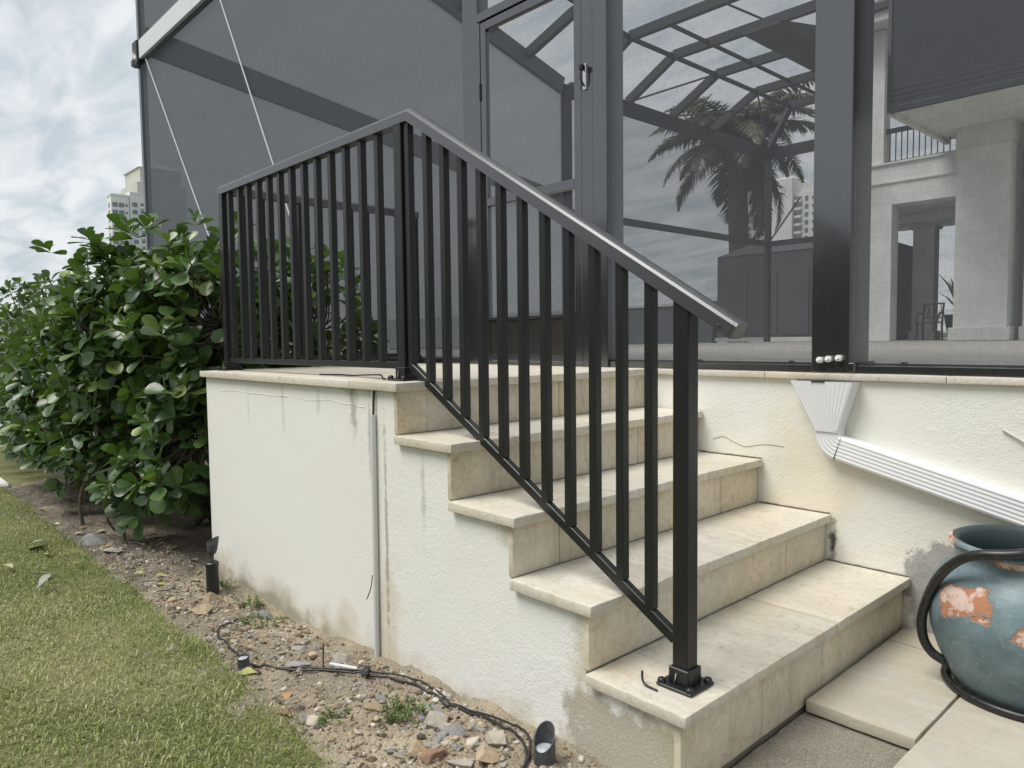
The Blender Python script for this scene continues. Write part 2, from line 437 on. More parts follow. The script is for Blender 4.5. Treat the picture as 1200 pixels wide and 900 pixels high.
m_dead = {'yellow': flat_leaf('yellow_fallen_leaf', (0.36, 0.36, 0.11), (0.27, 0.26, 0.09)),
          'green': flat_leaf('green_fallen_leaf', (0.10, 0.16, 0.05), (0.16, 0.20, 0.07)),
          'grey': flat_leaf('grey_dry_leaf', (0.30, 0.31, 0.27), (0.20, 0.21, 0.18)),
          'pale': flat_leaf('pale_straw_leaf', (0.46, 0.45, 0.25), (0.34, 0.32, 0.18)),
          'brown': flat_leaf('brown_dry_leaf', (0.42, 0.24, 0.13), (0.30, 0.17, 0.10))}

# --- pot glaze
def pot_mat():
    M = Mat('peeling_blue_paint', (0.16, 0.23, 0.25), 0.45, 0, 0.45)
    blue = M.mix(M.ramp(M.noise(9, 5, 0.65), 0.35, 0.68), (0.095, 0.150, 0.172), (0.185, 0.255, 0.275))
    blue = M.mix(M.math('MULTIPLY', M.ramp(M.noise(60, 4, 0.7), 0.58, 0.7), 0.5), blue, (0.33, 0.40, 0.40))
    terra = (0.40, 0.19, 0.10)
    pale = M.mix(M.ramp(M.noise(40, 4, 0.7), 0.5, 0.66), (0.60, 0.46, 0.40), (0.42, 0.28, 0.22))
    inner_ = None
    rag = M.rng(M.noise(9, 5, 0.62), 0.28, 0.72, -0.055, 0.055)
    masks = None
    for c, s, r in (((1.515, 0.955, -0.645), (0.62, 0.62, 1.55), 0.068), ((1.58, 0.925, -0.675), (0.8, 0.8, 2.2), 0.045),
                    ((1.72, 0.93, -0.69), (0.8, 0.8, 2.0), 0.07), ((1.45, 1.15, -0.505), (1.0, 0.8, 3.2), 0.075),
                    ((1.60, 1.41, -0.50), (0.5, 1.5, 3), 0.08), ((1.68, 0.985, -0.515), (0.9, 1.0, 4.5), 0.045)):
        d = M.math('ADD', M.dist_to(c, s), rag)
        k = M.ramp(d, r - 0.006, r + 0.006, (1, 1, 1), (0, 0, 0))
        masks = k if masks is None else M.mix(1.0, masks, k, 'LIGHTEN')
        k2 = M.ramp(M.math('ADD', d, M.rng(M.noise(11, 5, 0.65), 0.3, 0.7, -0.03, 0.035)), r - 0.016, r - 0.010, (1, 1, 1), (0, 0, 0))
        inner_ = k2 if inner_ is None else M.mix(1.0, inner_, k2, 'LIGHTEN')
    M.color(M.mix(masks, blue, M.mix(inner_, terra, pale)))
    M.rough(M.rng(masks, 0, 1, 0.42, 0.85))
    M.bump(M.math('ADD', M.math('MULTIPLY', masks, -1.0), M.math('MULTIPLY', M.noise(34, 4, 0.6), 0.5)), 0.5, 0.005)
    return M.m
m_pot = pot_mat()
m_dark_in = Mat('dark_glaze_inside', (0.035, 0.055, 0.062), 0.5).m
M = Mat('black_rubber_hose', (0.016, 0.016, 0.017), 0.35)
M.color(M.ramp(M.noise(80, 4, 0.7), 0.55, 0.75, (0.014, 0.014, 0.015), (0.07, 0.07, 0.07))); m_hose = M.m

# --- far buildings
def plain(name, c, rough=0.8, amt=0.08, sc=1.5):
    M = Mat(name, c, rough, 0, 0.25)
    M.color(M.mix(M.ramp(M.noise(sc, 4, 0.6), 0.35, 0.65), tuple(x * (1 - amt) for x in c), tuple(min(1, x * (1 + amt)) for x in c)))
    return M.m
m_house = plain('house_white_stucco', (0.82, 0.82, 0.80))
m_house_trim = plain('house_trim', (0.76, 0.76, 0.73))
m_house_in = plain('house_inner_wall', (0.62, 0.50, 0.48))
m_roof = plain('dark_roof_tile', (0.09, 0.09, 0.09))
m_rollscreen = plain('dark_roll_screen', (0.048, 0.052, 0.062))
m_iron = Mat('black_iron', (0.02, 0.02, 0.02), 0.5).m
m_glass_dark = Mat('dark_window', (0.035, 0.04, 0.045), 0.15, 0, 0.5).m
m_condo = plain('condo_wall', (0.68, 0.68, 0.665), sc=0.05)
m_condo_b = plain('condo_cream_wall', (0.55, 0.54, 0.50), sc=0.05)
m_condo_win = plain('condo_window', (0.20, 0.22, 0.25), 0.3, sc=0.2)
m_cabana = plain('dark_cabana_siding', (0.085, 0.09, 0.095), 0.8)
M = Mat('stacked_dark_stone', (0.10, 0.12, 0.125), 0.85)
br = M.node('ShaderNodeTexBrick'); br.inputs['Scale'].default_value = 3.4
br.inputs['Color1'].default_value = (0.085, 0.105, 0.115, 1); br.inputs['Color2'].default_value = (0.15, 0.165, 0.17, 1); br.inputs['Mortar'].default_value = (0.03, 0.035, 0.04, 1)
br.inputs['Row Height'].default_value = 0.2; br.inputs['Brick Width'].default_value = 0.9
M.link(M.mapped((1, 1, 1), rot=(math.radians(-90), 0, 0)), br.inputs['Vector']); M.color(br.outputs['Color']); m_darkstone = M.m
m_coping = plain('pale_coping', (0.62, 0.62, 0.58))

# ------------------------------------------------------------------ mesh helpers
ORIGIN = {}

class MB:
    def __init__(self):
        self.v = []
        self.f = []
        self.tone = None
    def add(self, vs, fs):
        o = len(self.v)
        self.v.extend([tuple(p) for p in vs])
        self.f.extend([tuple(i + o for i in f) for f in fs])
        return self
    def box(self, x0, x1, y0, y1, z0, z1, bev=0.0, mtx=None, seg=1):
        x0, x1 = min(x0, x1), max(x0, x1); y0, y1 = min(y0, y1), max(y0, y1); z0, z1 = min(z0, z1), max(z0, z1)
        if bev <= 0:
            vs = [(x0, y0, z0), (x1, y0, z0), (x1, y1, z0), (x0, y1, z0), (x0, y0, z1), (x1, y0, z1), (x1, y1, z1), (x0, y1, z1)]
            fs = [(0, 3, 2, 1), (4, 5, 6, 7), (0, 1, 5, 4), (1, 2, 6, 5), (2, 3, 7, 6), (3, 0, 4, 7)]
        else:
            bm = bmesh.new()
            bmesh.ops.create_cube(bm, size=1)
            for v in bm.verts:
                v.co = Vector(((x0 + x1) / 2 + v.co.x * (x1 - x0), (y0 + y1) / 2 + v.co.y * (y1 - y0), (z0 + z1) / 2 + v.co.z * (z1 - z0)))
            bmesh.ops.bevel(bm, geom=bm.edges[:], offset=bev, segments=seg, affect='EDGES', profile=0.5)
            bm.verts.index_update()
            vs = [v.co.copy() for v in bm.verts]
            fs = [tuple(v.index for v in f.verts) for f in bm.faces]
            bm.free()
        if mtx is not None:
            vs = [mtx @ Vector(p) for p in vs]
        return self.add(vs, fs)
    def bar(self, a, b, w, h, up=(0, 0, 1), bev=0.0):
        """rectangular bar from a to b, w across, h along 'up'"""
        a, b = Vector(a), Vector(b)
        d = (b - a); L = d.length; d.normalize()
        s = d.cross(Vector(up)).normalized(); u = s.cross(d)
        mt = Matrix((d, s, u)).transposed().to_4x4(); mt.translation = a
        return self.box(0, L, -w / 2, w / 2, -h / 2, h / 2, bev, mt)
    def prism(self, poly, axis, a, b):
        """poly = 2D points in the two other axes (cyclic order), extruded a..b along axis"""
        def mk(p, t):
            return {'x': (t, p[0], p[1]), 'y': (p[0], t, p[1]), 'z': (p[0], p[1], t)}[axis]
        n = len(poly)
        vs = [mk(p, a) for p in poly] + [mk(p, b) for p in poly]
        area = sum(poly[i][0] * poly[(i + 1) % n][1] - poly[(i + 1) % n][0] * poly[i][1] for i in range(n))
        flip = (area > 0) == (axis != 'y')
        if (b < a):
            flip = not flip
        fs = [tuple(range(n)), tuple(range(2 * n - 1, n - 1, -1))]
        fs += [(i, i + n, (i + 1) % n + n, (i + 1) % n) for i in range(n)]
        if flip:
            fs = [tuple(reversed(f)) for f in fs]
        return self.add(vs, fs)
    def tube(self, pts, r, n=8, caps=True):
        pts = [Vector(p) for p in pts]
        rs = r if isinstance(r, (list, tuple)) else [r] * len(pts)
        t0 = (pts[1] - pts[0]).normalized()
        ref = Vector((0, 0, 1)) if abs(t0.z) < 0.9 else Vector((1, 0, 0))
        u = t0.cross(ref).normalized()
        vs = []
        for i, p in enumerate(pts):
            t = (pts[min(i + 1, len(pts) - 1)] - pts[max(i - 1, 0)]).normalized()
            u = (u - t * u.dot(t)).normalized()
            w = t.cross(u)
            for k in range(n):
                a = 2 * math.pi * k / n
                vs.append(p + (u * math.cos(a) + w * math.sin(a)) * rs[i])
        fs = []
        for i in range(len(pts) - 1):
            for k in range(n):
                fs.append((i * n + k, i * n + (k + 1) % n, (i + 1) * n + (k + 1) % n, (i + 1) * n + k))
        if caps:
            fs.append(tuple(reversed(range(n))))
            fs.append(tuple(range((len(pts) - 1) * n, len(pts) * n)))
        return self.add(vs, fs)
    def lathe(self, prof, c, n=32, caps=(True, True)):
        vs, fs = [], []
        for (r, z) in prof:
            for k in range(n):
                a = 2 * math.pi * k / n
                vs.append((c[0] + r * math.cos(a), c[1] + r * math.sin(a), c[2] + z))
        m = len(prof)
        for i in range(m - 1):
            for k in range(n):
                fs.append((i * n + k, i * n + (k + 1) % n, (i + 1) * n + (k + 1) % n, (i + 1) * n + k))
        if caps[0]:
            fs.append(tuple(reversed(range(n))))
        if caps[1]:
            fs.append(tuple(range((m - 1) * n, m * n)))
        return self.add(vs, fs)
    def sweep(self, prof, pts, side):
        """profile (s,u) swept along straight polyline; side vector fixed, mitred"""
        pts = [Vector(p) for p in pts]
        side = Vector(side).normalized()
        n = len(prof); vs = []
        for i, p in enumerate(pts):
            d0 = (pts[i] - pts[i - 1]).normalized() if i else None
            d1 = (pts[i + 1] - pts[i]).normalized() if i < len(pts) - 1 else None
            d0 = d0 or d1; d1 = d1 or d0
            n0 = side.cross(d0).normalized(); n1 = side.cross(d1).normalized()
            bis = (n0 + n1).normalized()
            k = 1.0 / max(0.3, bis.dot(n0))
            for (s, u) in prof:
                vs.append(p + side * s - bis * (u * k) * -1.0)
        fs = []
        for i in range(len(pts) - 1):
            for k in range(n):
                fs.append((i * n + k, i * n + (k + 1) % n, (i + 1) * n + (k + 1) % n, (i + 1) * n + k))
        fs.append(tuple(reversed(range(n)))); fs.append(tuple(range((len(pts) - 1) * n, len(pts) * n)))
        return self.add(vs, fs)
    def mesh(self, name, mat, org=(0, 0, 0), smooth=None):
        me = bpy.data.meshes.new(name)
        o = Vector(org)
        me.from_pydata([tuple(Vector(p) - o) for p in self.v], [], self.f)
        if mat:
            me.materials.append(mat)
        bm = bmesh.new(); bm.from_mesh(me)
        bmesh.ops.recalc_face_normals(bm, faces=bm.faces[:])
        bm.to_mesh(me); bm.free()
        if smooth is not None:
            me.polygons.foreach_set('use_smooth', [True] * len(me.polygons))
            me.set_sharp_from_angle(angle=math.radians(smooth))
        if self.tone is not None:
            at = me.attributes.new('tone', 'FLOAT', 'POINT')
            at.data.foreach_set('value', self.tone)
        me.update()
        return me
    def build(self, name, mat, parent=None, smooth=None, org=None):
        if parent is not None:
            o = ORIGIN[parent.name]
        else:
            o = Vector(org) if org is not None else Vector((0, 0, 0))
        ob = bpy.data.objects.new(name, self.mesh(name, mat, o, smooth))
        COL.objects.link(ob)
        if parent is not None:
            ob.parent = parent
        else:
            ob.location = o
        ORIGIN[ob.name] = o
        return ob

def tag(o, label=None, cat=None, group=None, kind=None):
    if label: o['label'] = label
    if cat: o['category'] = cat
    if group: o['group'] = group
    if kind: o['kind'] = kind
    return o
def thing(name, loc, label, cat, group=None):
    o = bpy.data.objects.new(name, None)
    o.empty_display_size = 0.1
    COL.objects.link(o)
    o.location = loc
    ORIGIN[o.name] = Vector(loc)
    return tag(o, label, cat, group)
def place(name, mesh, parent, mtx):
    """object sharing mesh data, placed by a world matrix under a parent Empty/mesh with pure translation"""
    ob = bpy.data.objects.new(name, mesh)
    COL.objects.link(ob)
    if parent is not None:
        ob.parent = parent
        mtx = Matrix.Translation(-ORIGIN[parent.name]) @ mtx
    ob.matrix_local = mtx
    ORIGIN[ob.name] = ORIGIN[parent.name] if parent is not None else mtx.translation.copy()
    return ob
def box(name, mat, parent, x0, x1, y0, y1, z0, z1, bev=0.0, seg=1):
    return MB().box(x0, x1, y0, y1, z0, z1, bev, None, seg).build(name, mat, parent)
def bar(name, mat, parent, a, b, w, h, up=(0, 0, 1), bev=0.0):
    return MB().bar(a, b, w, h, up, bev).build(name, mat, parent)
def spline(pts, n=8):
    P = [Vector(p) for p in pts]; P = [P[0] * 2 - P[1]] + P + [P[-1] * 2 - P[-2]]
    out = []
    for i in range(1, len(P) - 2):
        for k in range(n):
            t = k / n
            out.append(0.5 * ((2 * P[i]) + (-P[i - 1] + P[i + 1]) * t + (2 * P[i - 1] - 5 * P[i] + 4 * P[i + 1] - P[i + 2]) * t * t + (-P[i - 1] + 3 * P[i] - 3 * P[i + 1] + P[i + 2]) * t ** 3))
    out.append(P[-2])
    return out

# ------------------------------------------------------------------ the setting: ground, lawn, water, deck
YW = 1.483           # face of the retaining wall
ZP = -0.955          # paver level
def soil_z(x, y):
    xs = [-9, -2.6, -1.9, -0.85, -0.2, 0.7, 1.3, 6]
    zs = [-1.04, -1.07, -1.10, -1.115, -1.05, -1.005, -0.99, -0.99]
    zw = float(np.interp(x, xs, zs))
    t = min(1.0, max(0.0, (y + 0.55) / 0.55))
    z = -1.035 * (1 - t) + zw * t
    return z
def soil_h(x, y):
    p = Vector((x, y, 0))
    return soil_z(x, y) + 0.024 * noise.noise(p * 4.5) + 0.015 * noise.noise(p * 13) + 0.010 * noise.noise(p * 29) + 0.006 * abs(noise.noise(p * 55))

# far ground sheet with the bay cut out on the left
g = MB()
g.add([(-5.45, -6.2, -1.12), (3000, -6.2, -1.12), (3000, 3000, -1.12), (-5.45, 3000, -1.12)], [(0, 1, 2, 3)])
g.add([(-3000, -3000, -1.12), (3000, -3000, -1.12), (3000, -6.2, -1.12), (-3000, -6.2, -1.12)], [(0, 1, 2, 3)])
g.add([(-9.0, -0.42, -1.12), (-5.45, -0.42, -1.12), (-5.45, 40, -1.12), (-9.0, 40, -1.12)], [(0, 1, 2, 3)])
tag(g.build('ground', m_lawn), kind='structure')
# dirt bed beside the stair, modelled relief
nx, ny = 300, 76
xs = np.linspace(-5.4, 1.22, nx); ys = np.linspace(-0.66, 0.05, ny)
b = MB()
b.v = [(x, y, soil_h(x, y)) for y in ys for x in xs]
b.f = [(j * nx + i, j * nx + i + 1, (j + 1) * nx + i + 1, (j + 1) * nx + i) for j in range(ny - 1) for i in range(nx - 1)]
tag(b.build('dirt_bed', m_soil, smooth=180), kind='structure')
b = MB()
xs2 = np.linspace(-5.4, -1.86, 90); ys2 = np.linspace(0.05, YW, 30)
b.v = [(x, y, soil_h(x, y)) for y in ys2 for x in xs2]
b.f = [(j * 90 + i, j * 90 + i + 1, (j + 1) * 90 + i + 1, (j + 1) * 90 + i) for j in range(29) for i in range(89)]
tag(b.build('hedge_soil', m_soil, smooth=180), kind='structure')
# lawn sheet
def lawn_edge(x):
    return -0.455 + 0.030 * noise.noise(Vector((x * 2.2, 3.3, 0))) + 0.020 * noise.noise(Vector((x * 7.0, 1.3, 0))) - 0.10 * max(0, x - 0.0) * 0.9
nlx = 260
b = MB()
xl = np.linspace(-5.2, 2.0, nlx)
for x in xl:
    e = lawn_edge(x)
    b.v += [(x, e, -1.052), (x, e - 0.03, -1.026), (x, e - 0.14, -1.020), (x, -6.0, -1.020)]
b.f = [(i * 4 + k, i * 4 + k + 1, (i + 1) * 4 + k + 1, (i + 1) * 4 + k) for i in range(nlx - 1) for k in range(3)]
tag(b.build('lawn', m_lawn), kind='structure')
# grass blades
def make_grass():
    out_v, out_f, tone = [], [], []
    n = 0
    N = 200000
    px = RNG.uniform(-5.15, 1.2, N); py = RNG.uniform(-3.2, -0.40, N)
    r_ = np.array(rgt); f_ = np.array(fwd)
    for i in range(N):
        x, y = px[i], py[i]
        e = lawn_edge(x)
        if y > e + 0.012 * random.random():
            continue
        dx, dy = x - CAM.x, y - CAM.y
        depth = dx * f_[0] + dy * f_[1]
        if depth < 0.9:
            continue
        lat = (dx * r_[0] + dy * r_[1]) / depth
        if lat < -0.80 or lat > -0.1:
            continue
        if depth > 3.2 and random.random() < (depth - 3.2) * 0.22:
            continue
        pn = noise.noise(Vector((x * 1.7, y * 1.7, 2.0))) + 0.55 * noise.noise(Vector((x * 5, y * 5, 7.0)))
        pn -= 0.35 * max(0, (-1.0 - x)) * 0.4
        spot = noise.noise(Vector((x * 15, y * 15, 4.0)))
        if spot > 0.42 and random.random() < 0.75: continue
        dry = 0.5 + 0.55 * pn + 0.30 * spot
        t = min(1, max(0, random.gauss(0.24 + 0.52 * dry, 0.26)))
        edge = max(0.0, 1.0 - (e - y) / 0.10)
        tall = max(0, noise.noise(Vector((x * 3.1, y * 3.1, 11.0))))
        L = random.uniform(0.010, 0.023) * (1 + 0.7 * tall + 0.25 * edge)
        if edge > 0 and random.random() < 0.4: t *= 0.75
        a = random.uniform(0, 2 * math.pi)
        lean = random.uniform(0.45, 1.45)
        w = random.uniform(0.0009, 0.0017) * (1.6 if random.random() < 0.2 else 1)
        ca, sa = math.cos(a), math.sin(a)
        h1, d1 = L * 0.55 * math.cos(lean * 0.6), L * 0.55 * math.sin(lean * 0.6)
        h2, d2 = h1 + L * 0.5 * math.cos(lean * 1.25), d1 + L * 0.5 * math.sin(lean * 1.25)
        z = -1.024 if y < e - 0.03 else -1.045
        z += random.uniform(0, 0.012)
        out_v += [(x - sa * w, y + ca * w, z), (x + sa * w, y - ca * w, z),
                  (x + ca * d1 + sa * w, y + sa * d1 - ca * w, z + h1), (x + ca * d1 - sa * w, y + sa * d1 + ca * w, z + h1),
                  (x + ca * d2, y + sa * d2, z + h2)]
        out_f += [(n, n + 1, n + 2, n + 3), (n + 3, n + 2, n + 4)]
        tone += [t] * 5
        n += 5
    me = bpy.data.meshes.new('grass')
    me.from_pydata(out_v, [], out_f)
    at = me.attributes.new('tone', 'FLOAT', 'POINT'); at.data.foreach_set('value', tone)
    me.materials.append(m_grass)
    ob = bpy.data.objects.new('grass', me); COL.objects.link(ob)
    tag(ob, 'short patchy green and straw-coloured lawn grass left of the dirt bed', 'grass', kind='stuff')
make_grass()

# bay water, seawall, far shore
b = MB()
b.add([(-3000, -6.2, -1.62), (-5.45, -6.2, -1.62), (-5.45, -0.42, -1.62), (-9.0, -0.42, -1.62), (-9.0, 3000, -1.62), (-3000, 3000, -1.62)], [(0, 1, 2, 3, 4, 5)])
tag(b.build('water', m_water), kind='structure')
tag(MB().box(-5.62, -5.15, -6.2, -0.42, -2.2, -1.0, 0.02).build('seawall', m_seawall, org=(-5.4, -10, -2.2)), 'pale concrete seawall cap between the lawn and the bay', 'seawall')
b = MB(); b.box(-420, -290, 40, 180, -3, 0.6); b.box(-260, -60, 262, 420, -3, 0.6)
tag(b.build('far_shore', m_lawn), kind='structure')
# pool deck behind the retaining wall
tag(MB().box(-8.1, 14, 1.70, 32, -2.3, -0.004).build('pool_deck', m_deck), kind='structure')
# sand under the pavers
nx2, ny2 = 120, 90
sx = np.linspace(1.19, 3.4, nx2); sy = np.linspace(-0.55, YW, ny2)
b = MB()
b.v = [(x, y, -1.000 + 0.006 * noise.noise(Vector((x * 6, y * 6, 0))) + 0.004 * noise.noise(Vector((x * 25, y * 25, 0))) - 0.02 * max(0, -y)) for y in sy for x in sx]
b.f = [(j * nx2 + i, j * nx2 + i + 1, (j + 1) * nx2 + i + 1, (j + 1) * nx2 + i) for j in range(ny2 - 1) for i in range(nx2 - 1)]
tag(b.build('sand', m_sand, smooth=180), kind='structure')

# ------------------------------------------------------------------ slabs with slightly chipped edges
def slab(name, mat, parent, x0, x1, y0, y1, z0, z1, bev=0.0035, rough=0.0009, step=0.03):
    """thin stone slab: grid top with rounded, slightly wandering edges"""
    nxs = max(2, int((x1 - x0) / step)); nys = max(2, int((y1 - y0) / step))
    bm = bmesh.new()
    bmesh.ops.create_cube(bm, size=1)
    for v in bm.verts:
        v.co = Vector(((x0 + x1) / 2 + v.co.x * (x1 - x0), (y0 + y1) / 2 + v.co.y * (y1 - y0), (z0 + z1) / 2 + v.co.z * (z1 - z0)))
    ex = [e for e in bm.edges if abs(e.verts[0].co.x - e.verts[1].co.x) > 1e-4]
    bmesh.ops.subdivide_edges(bm, edges=ex, cuts=min(nxs, 10), use_grid_fill=True)
    ey = [e for e in bm.edges if abs(e.verts[0].co.y - e.verts[1].co.y) > 1e-4]
    bmesh.ops.subdivide_edges(bm, edges=ey, cuts=min(nys, 26), use_grid_fill=True)
    sh = [e for e in bm.edges if len(e.link_faces) == 2 and e.link_faces[0].normal.angle(e.link_faces[1].normal, 0) > 0.7]
    bmesh.ops.bevel(bm, geom=sh, offset=bev, segments=2, affect='EDGES', profile=0.6)
    for v in bm.verts:
        n3 = noise.noise_vector(v.co * 31) * rough + noise.noise_vector(v.co * 9) * rough
        v.co += n3
        if v.co.z > z1 - 0.004 and (v.co.x > x1 - 0.008 or v.co.y < y0 + 0.008):
            ch_ = noise.noise(v.co * 60 + Vector((3, 1, 7)))
            if ch_ > 0.22:
                v.co.z -= 0.0035 * (ch_ - 0.22) * 2.2
                v.co.x -= 0.0045 * (ch_ - 0.22) * 2.2
    m = MB(); bm.verts.index_update()
    m.v = [tuple(v.co) for v in bm.verts]; m.f = [tuple(v.index for v in f.verts) for f in bm.faces]
    bm.free()
    return m.build(name, mat, parent, smooth=40)

# ------------------------------------------------------------------ staircase
NX = [1.210, 0.9105, 0.608, 0.310, 0.0]                   # nosing of treads 1..4 and of the platform
NZ = [-0.764, -0.5726, -0.380, -0.188, 0.0]
TH = 0.031
stair = thing('staircase', (0, 0.7, -1.1), 'white stucco staircase with cream travertine treads rising to a landing', 'staircase')
ov = 0.026                                                # nosing overhang
XL = -1.875
# solid stucco body; stepped side profile (x,z)
prof = [(XL, -1.5), (NX[0] - ov - 0.012, -1.5)]
for i in range(5):
    prof.append((NX[i] - ov - 0.012, NZ[i] - TH - 0.002))
    if i < 4:
        prof.append((NX[i + 1] - ov - 0.012, NZ[i] - TH - 0.002))
prof.append((XL, -TH - 0.002))
MB().prism(prof, 'y', 0.024, YW - 0.002).build('side_wall', m_stucco_side, stair)
joints = [[0.217, 0.855], [0.40, 0.851], [0.52, 1.05], [0.30, 0.90], []]
for i in range(4):                                        # treads
    back = NX[i + 1] - ov + 0.004
    ys_ = [0.0] + joints[i] + [YW - 0.004]
    for a, c_ in zip(ys_[:-1], ys_[1:]):
        slab('tread', m_trav, stair, back, NX[i] + random.uniform(-0.002, 0.002), a + 0.0012, c_ - 0.0022, NZ[i] - TH, NZ[i] + random.uniform(-0.0012, 0.0008))
rj = [[0.42, 0.80], [0.55, 1.143], [0.226, 0.72, 1.18], [0.50, 1.02], [0.43, 0.864, 1.115]]
for i in range(5):                                        # risers
    zt = NZ[i] - TH - 0.001
    zb = (NZ[i - 1] + 0.001) if i else -0.985
    ys_ = [0.020] + rj[i] + [YW - 0.005]
    for a, c_ in zip(ys_[:-1], ys_[1:]):
        slab('riser', m_trav_riser, stair, NX[i] - ov - 0.020, NX[i] - ov + random.uniform(-0.001, 0.001), a + 0.0010, c_ - 0.0010, zb, zt, 0.0025, 0.0008)
# rough footing below the first riser
MB().box(NX[0] - 0.05, NX[0] - ov - 0.006, 0.03, YW - 0.01, -1.05, -0.984, 0.004).build('footing', m_mortar, stair)
# landing slabs: edge course then field
for xa, xb in ((-1.905, -1.416), (-1.416, -0.923), (-0.923, -0.323), (-0.323, 0.0)):
    slab('landing_slab', m_trav, stair, xa + 0.001, xb - 0.001, 0.0, 0.34, -TH, random.uniform(-0.0008, 0.0008))
for ya, yb in ((0.342, 0.90), (0.902, 1.455)):
    for xa, xb in ((-1.905, -1.30), (-1.298, -0.66), (-0.658, 0.0)):
        slab('landing_slab', m_trav, stair, xa + 0.001, xb - 0.001, ya, yb, -TH, random.uniform(-0.0008, 0.0008))
# render lip that cracked loose under the landing edge
pts = []
x = -1.78
while x < -0.05:
    pts.append((x, 0.0235, -0.095 - 0.012 * noise.noise(Vector((x * 5, 0, 0))) - 0.012 * max(0, x + 0.6) + 0.003 * random.random()))
    x += 0.03
MB().tube(pts[4:30], [0.0009 + 0.0036 * abs(noise.noise(Vector((p[0] * 9, 2, 0)))) for p in pts[4:30]], 5).build('cracked_render', m_stucco_side, stair, smooth=60)
MB().tube(pts[33:52], [0.0008 + 0.0030 * abs(noise.noise(Vector((p[0] * 9, 5, 0)))) for p in pts[33:52]], 5).build('cracked_render', m_stucco_side, stair, smooth=60)

# ------------------------------------------------------------------ retaining wall and coping
wall = thing('retaining_wall', (0, 1.6, -1.1), 'long cream stucco retaining wall behind the steps with thin stone coping', 'wall')
MB().box(-8.1, 6.0, YW, 1.70, -1.5, -0.027).build('wall_face', m_stucco_wall, wall)
xs_ = [-8.1, -7.2, -6.3, -5.4, -4.5, -3.6, -2.7, -1.91, 0.004, 0.62, 1.32, 2.1, 3.0, 4.0, 6.0]
for a, c_ in zip(xs_[:-1], xs_[1:]):
    slab('coping_slab', m_trav, wall, a + 0.001, c_ - 0.001, YW - 0.020, 1.698, -0.026, 0.0, 0.004, 0.001, 0.12)
# hairline crack
ck = [(0.36, -0.315), (0.41, -0.300), (0.46, -0.318), (0.52, -0.335), (0.58, -0.322), (0.64, -0.316), (0.70, -0.319)]
MB().tube(spline([(x, YW - 0.0006, z) for x, z in ck], 5), 0.0011, 4).build('crack', m_mortar, wall)
# pointing where wall meets treads
for i in (0, 1, 2):
    pp = [(x, YW - 0.003 + 0.002 * random.random(), NZ[i] + 0.002 + 0.002 * random.random()) for x in np.linspace(NX[i + 1] - 0.02, NX[i] - 0.01, 16)]
    MB().tube(pp, [random.uniform(0.0015, 0.0045) for _ in pp], 5).build('pointing', m_mortar, wall)

# ------------------------------------------------------------------ travertine pavers
def paver(x0, x1, y0, y1, label, dz=0.0):
    o = slab('paver', m_trav_paver, None, x0, x1, y0, y1, ZP - 0.036 + dz, ZP + dz, 0.004, 0.0015, 0.06)
    return tag(o, label, 'paver', 'travertine pavers by the pot')
paver(1.197, 1.505, 0.660, 1.300, 'cream paver along the bottom step with its thick front edge exposed to sand')
paver(1.197, 1.505, 1.305, 1.478, 'small cut paver in the corner between bottom step and wall', 0.001)
paver(1.512, 1.820, 0.395, 1.032, 'cream paver in the lower right corner, in front of the blue pot', -0.001)
paver(1.512, 1.820, 1.040, 1.478, 'cream paver lying under the blue pot')
for (a, b_, c_, d) in ((1.825, 2.135, 0.30, 0.94), (1.825, 2.135, 0.945, 1.478), (2.14, 2.45, 0.40, 1.03), (2.14, 2.45, 1.04, 1.478), (2.455, 2.76, 0.3, 0.94), (2.455, 2.76, 0.945, 1.478)):
    paver(a, b_, c_, d, 'cream paver continuing to the right beyond the blue pot')

# ------------------------------------------------------------------ railing
RY = 0.14
rail = thing('stair_railing', (-0.13, RY, 0), 'black aluminium railing running along the landing and down the steps', 'railing')
cp_x = -0.135                                             # corner post
def loaf(w=0.050, h=0.046):
    pr = [(-w / 2, 0), (w / 2, 0), (w / 2, h * 0.70)]
    for k, (a, b) in enumerate(((0.86, 0.86), (0.62, 0.95), (0.3, 1.0), (-0.3, 1.0), (-0.62, 0.95), (-0.86, 0.86))):
        pr.append((w / 2 * a, h * b))
    pr.append((-w / 2, h * 0.70))
    return pr
TZ = 0.955                                                # underside of the level top rail
sl = -0.607
xe, xk = 1.248, -0.075
ze = TZ + sl * (xe - xk)
# level part + slope: swept in the plane y = RY  (u is measured up, so use side = -y)
prof = loaf()
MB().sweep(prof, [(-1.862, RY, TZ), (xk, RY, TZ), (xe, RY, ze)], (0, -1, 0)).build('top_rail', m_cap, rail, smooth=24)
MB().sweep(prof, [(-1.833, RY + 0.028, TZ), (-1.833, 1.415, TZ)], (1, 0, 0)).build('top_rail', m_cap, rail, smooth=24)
# end cap of the sloping rail
d = Vector((1, 0, sl)).normalized(); up_ = Vector((-sl, 0, 1)).normalized()
cap = MB()
n = len(prof)
p0 = Vector((xe, RY, ze))
ring = [p0 + Vector((0, -1, 0)) * (s * 1.03) + up_ * (u * 1.03 - 0.0006) for s, u in prof]
cap.add([r + d * 0.001 for r in ring] + [r + d * 0.010 for r in ring], [tuple(range(n)), tuple(range(2 * n - 1, n - 1, -1))] + [(i, (i + 1) % n, (i + 1) % n + n, i + n) for i in range(n)])
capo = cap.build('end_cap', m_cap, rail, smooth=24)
MB().tube([p0 + Vector((-0.022, -0.0262, 0.02 + 0.010)), p0 + Vector((-0.022, -0.0290, 0.02 + 0.010))], 0.0035, 10).build('screw', m_steel, rail)
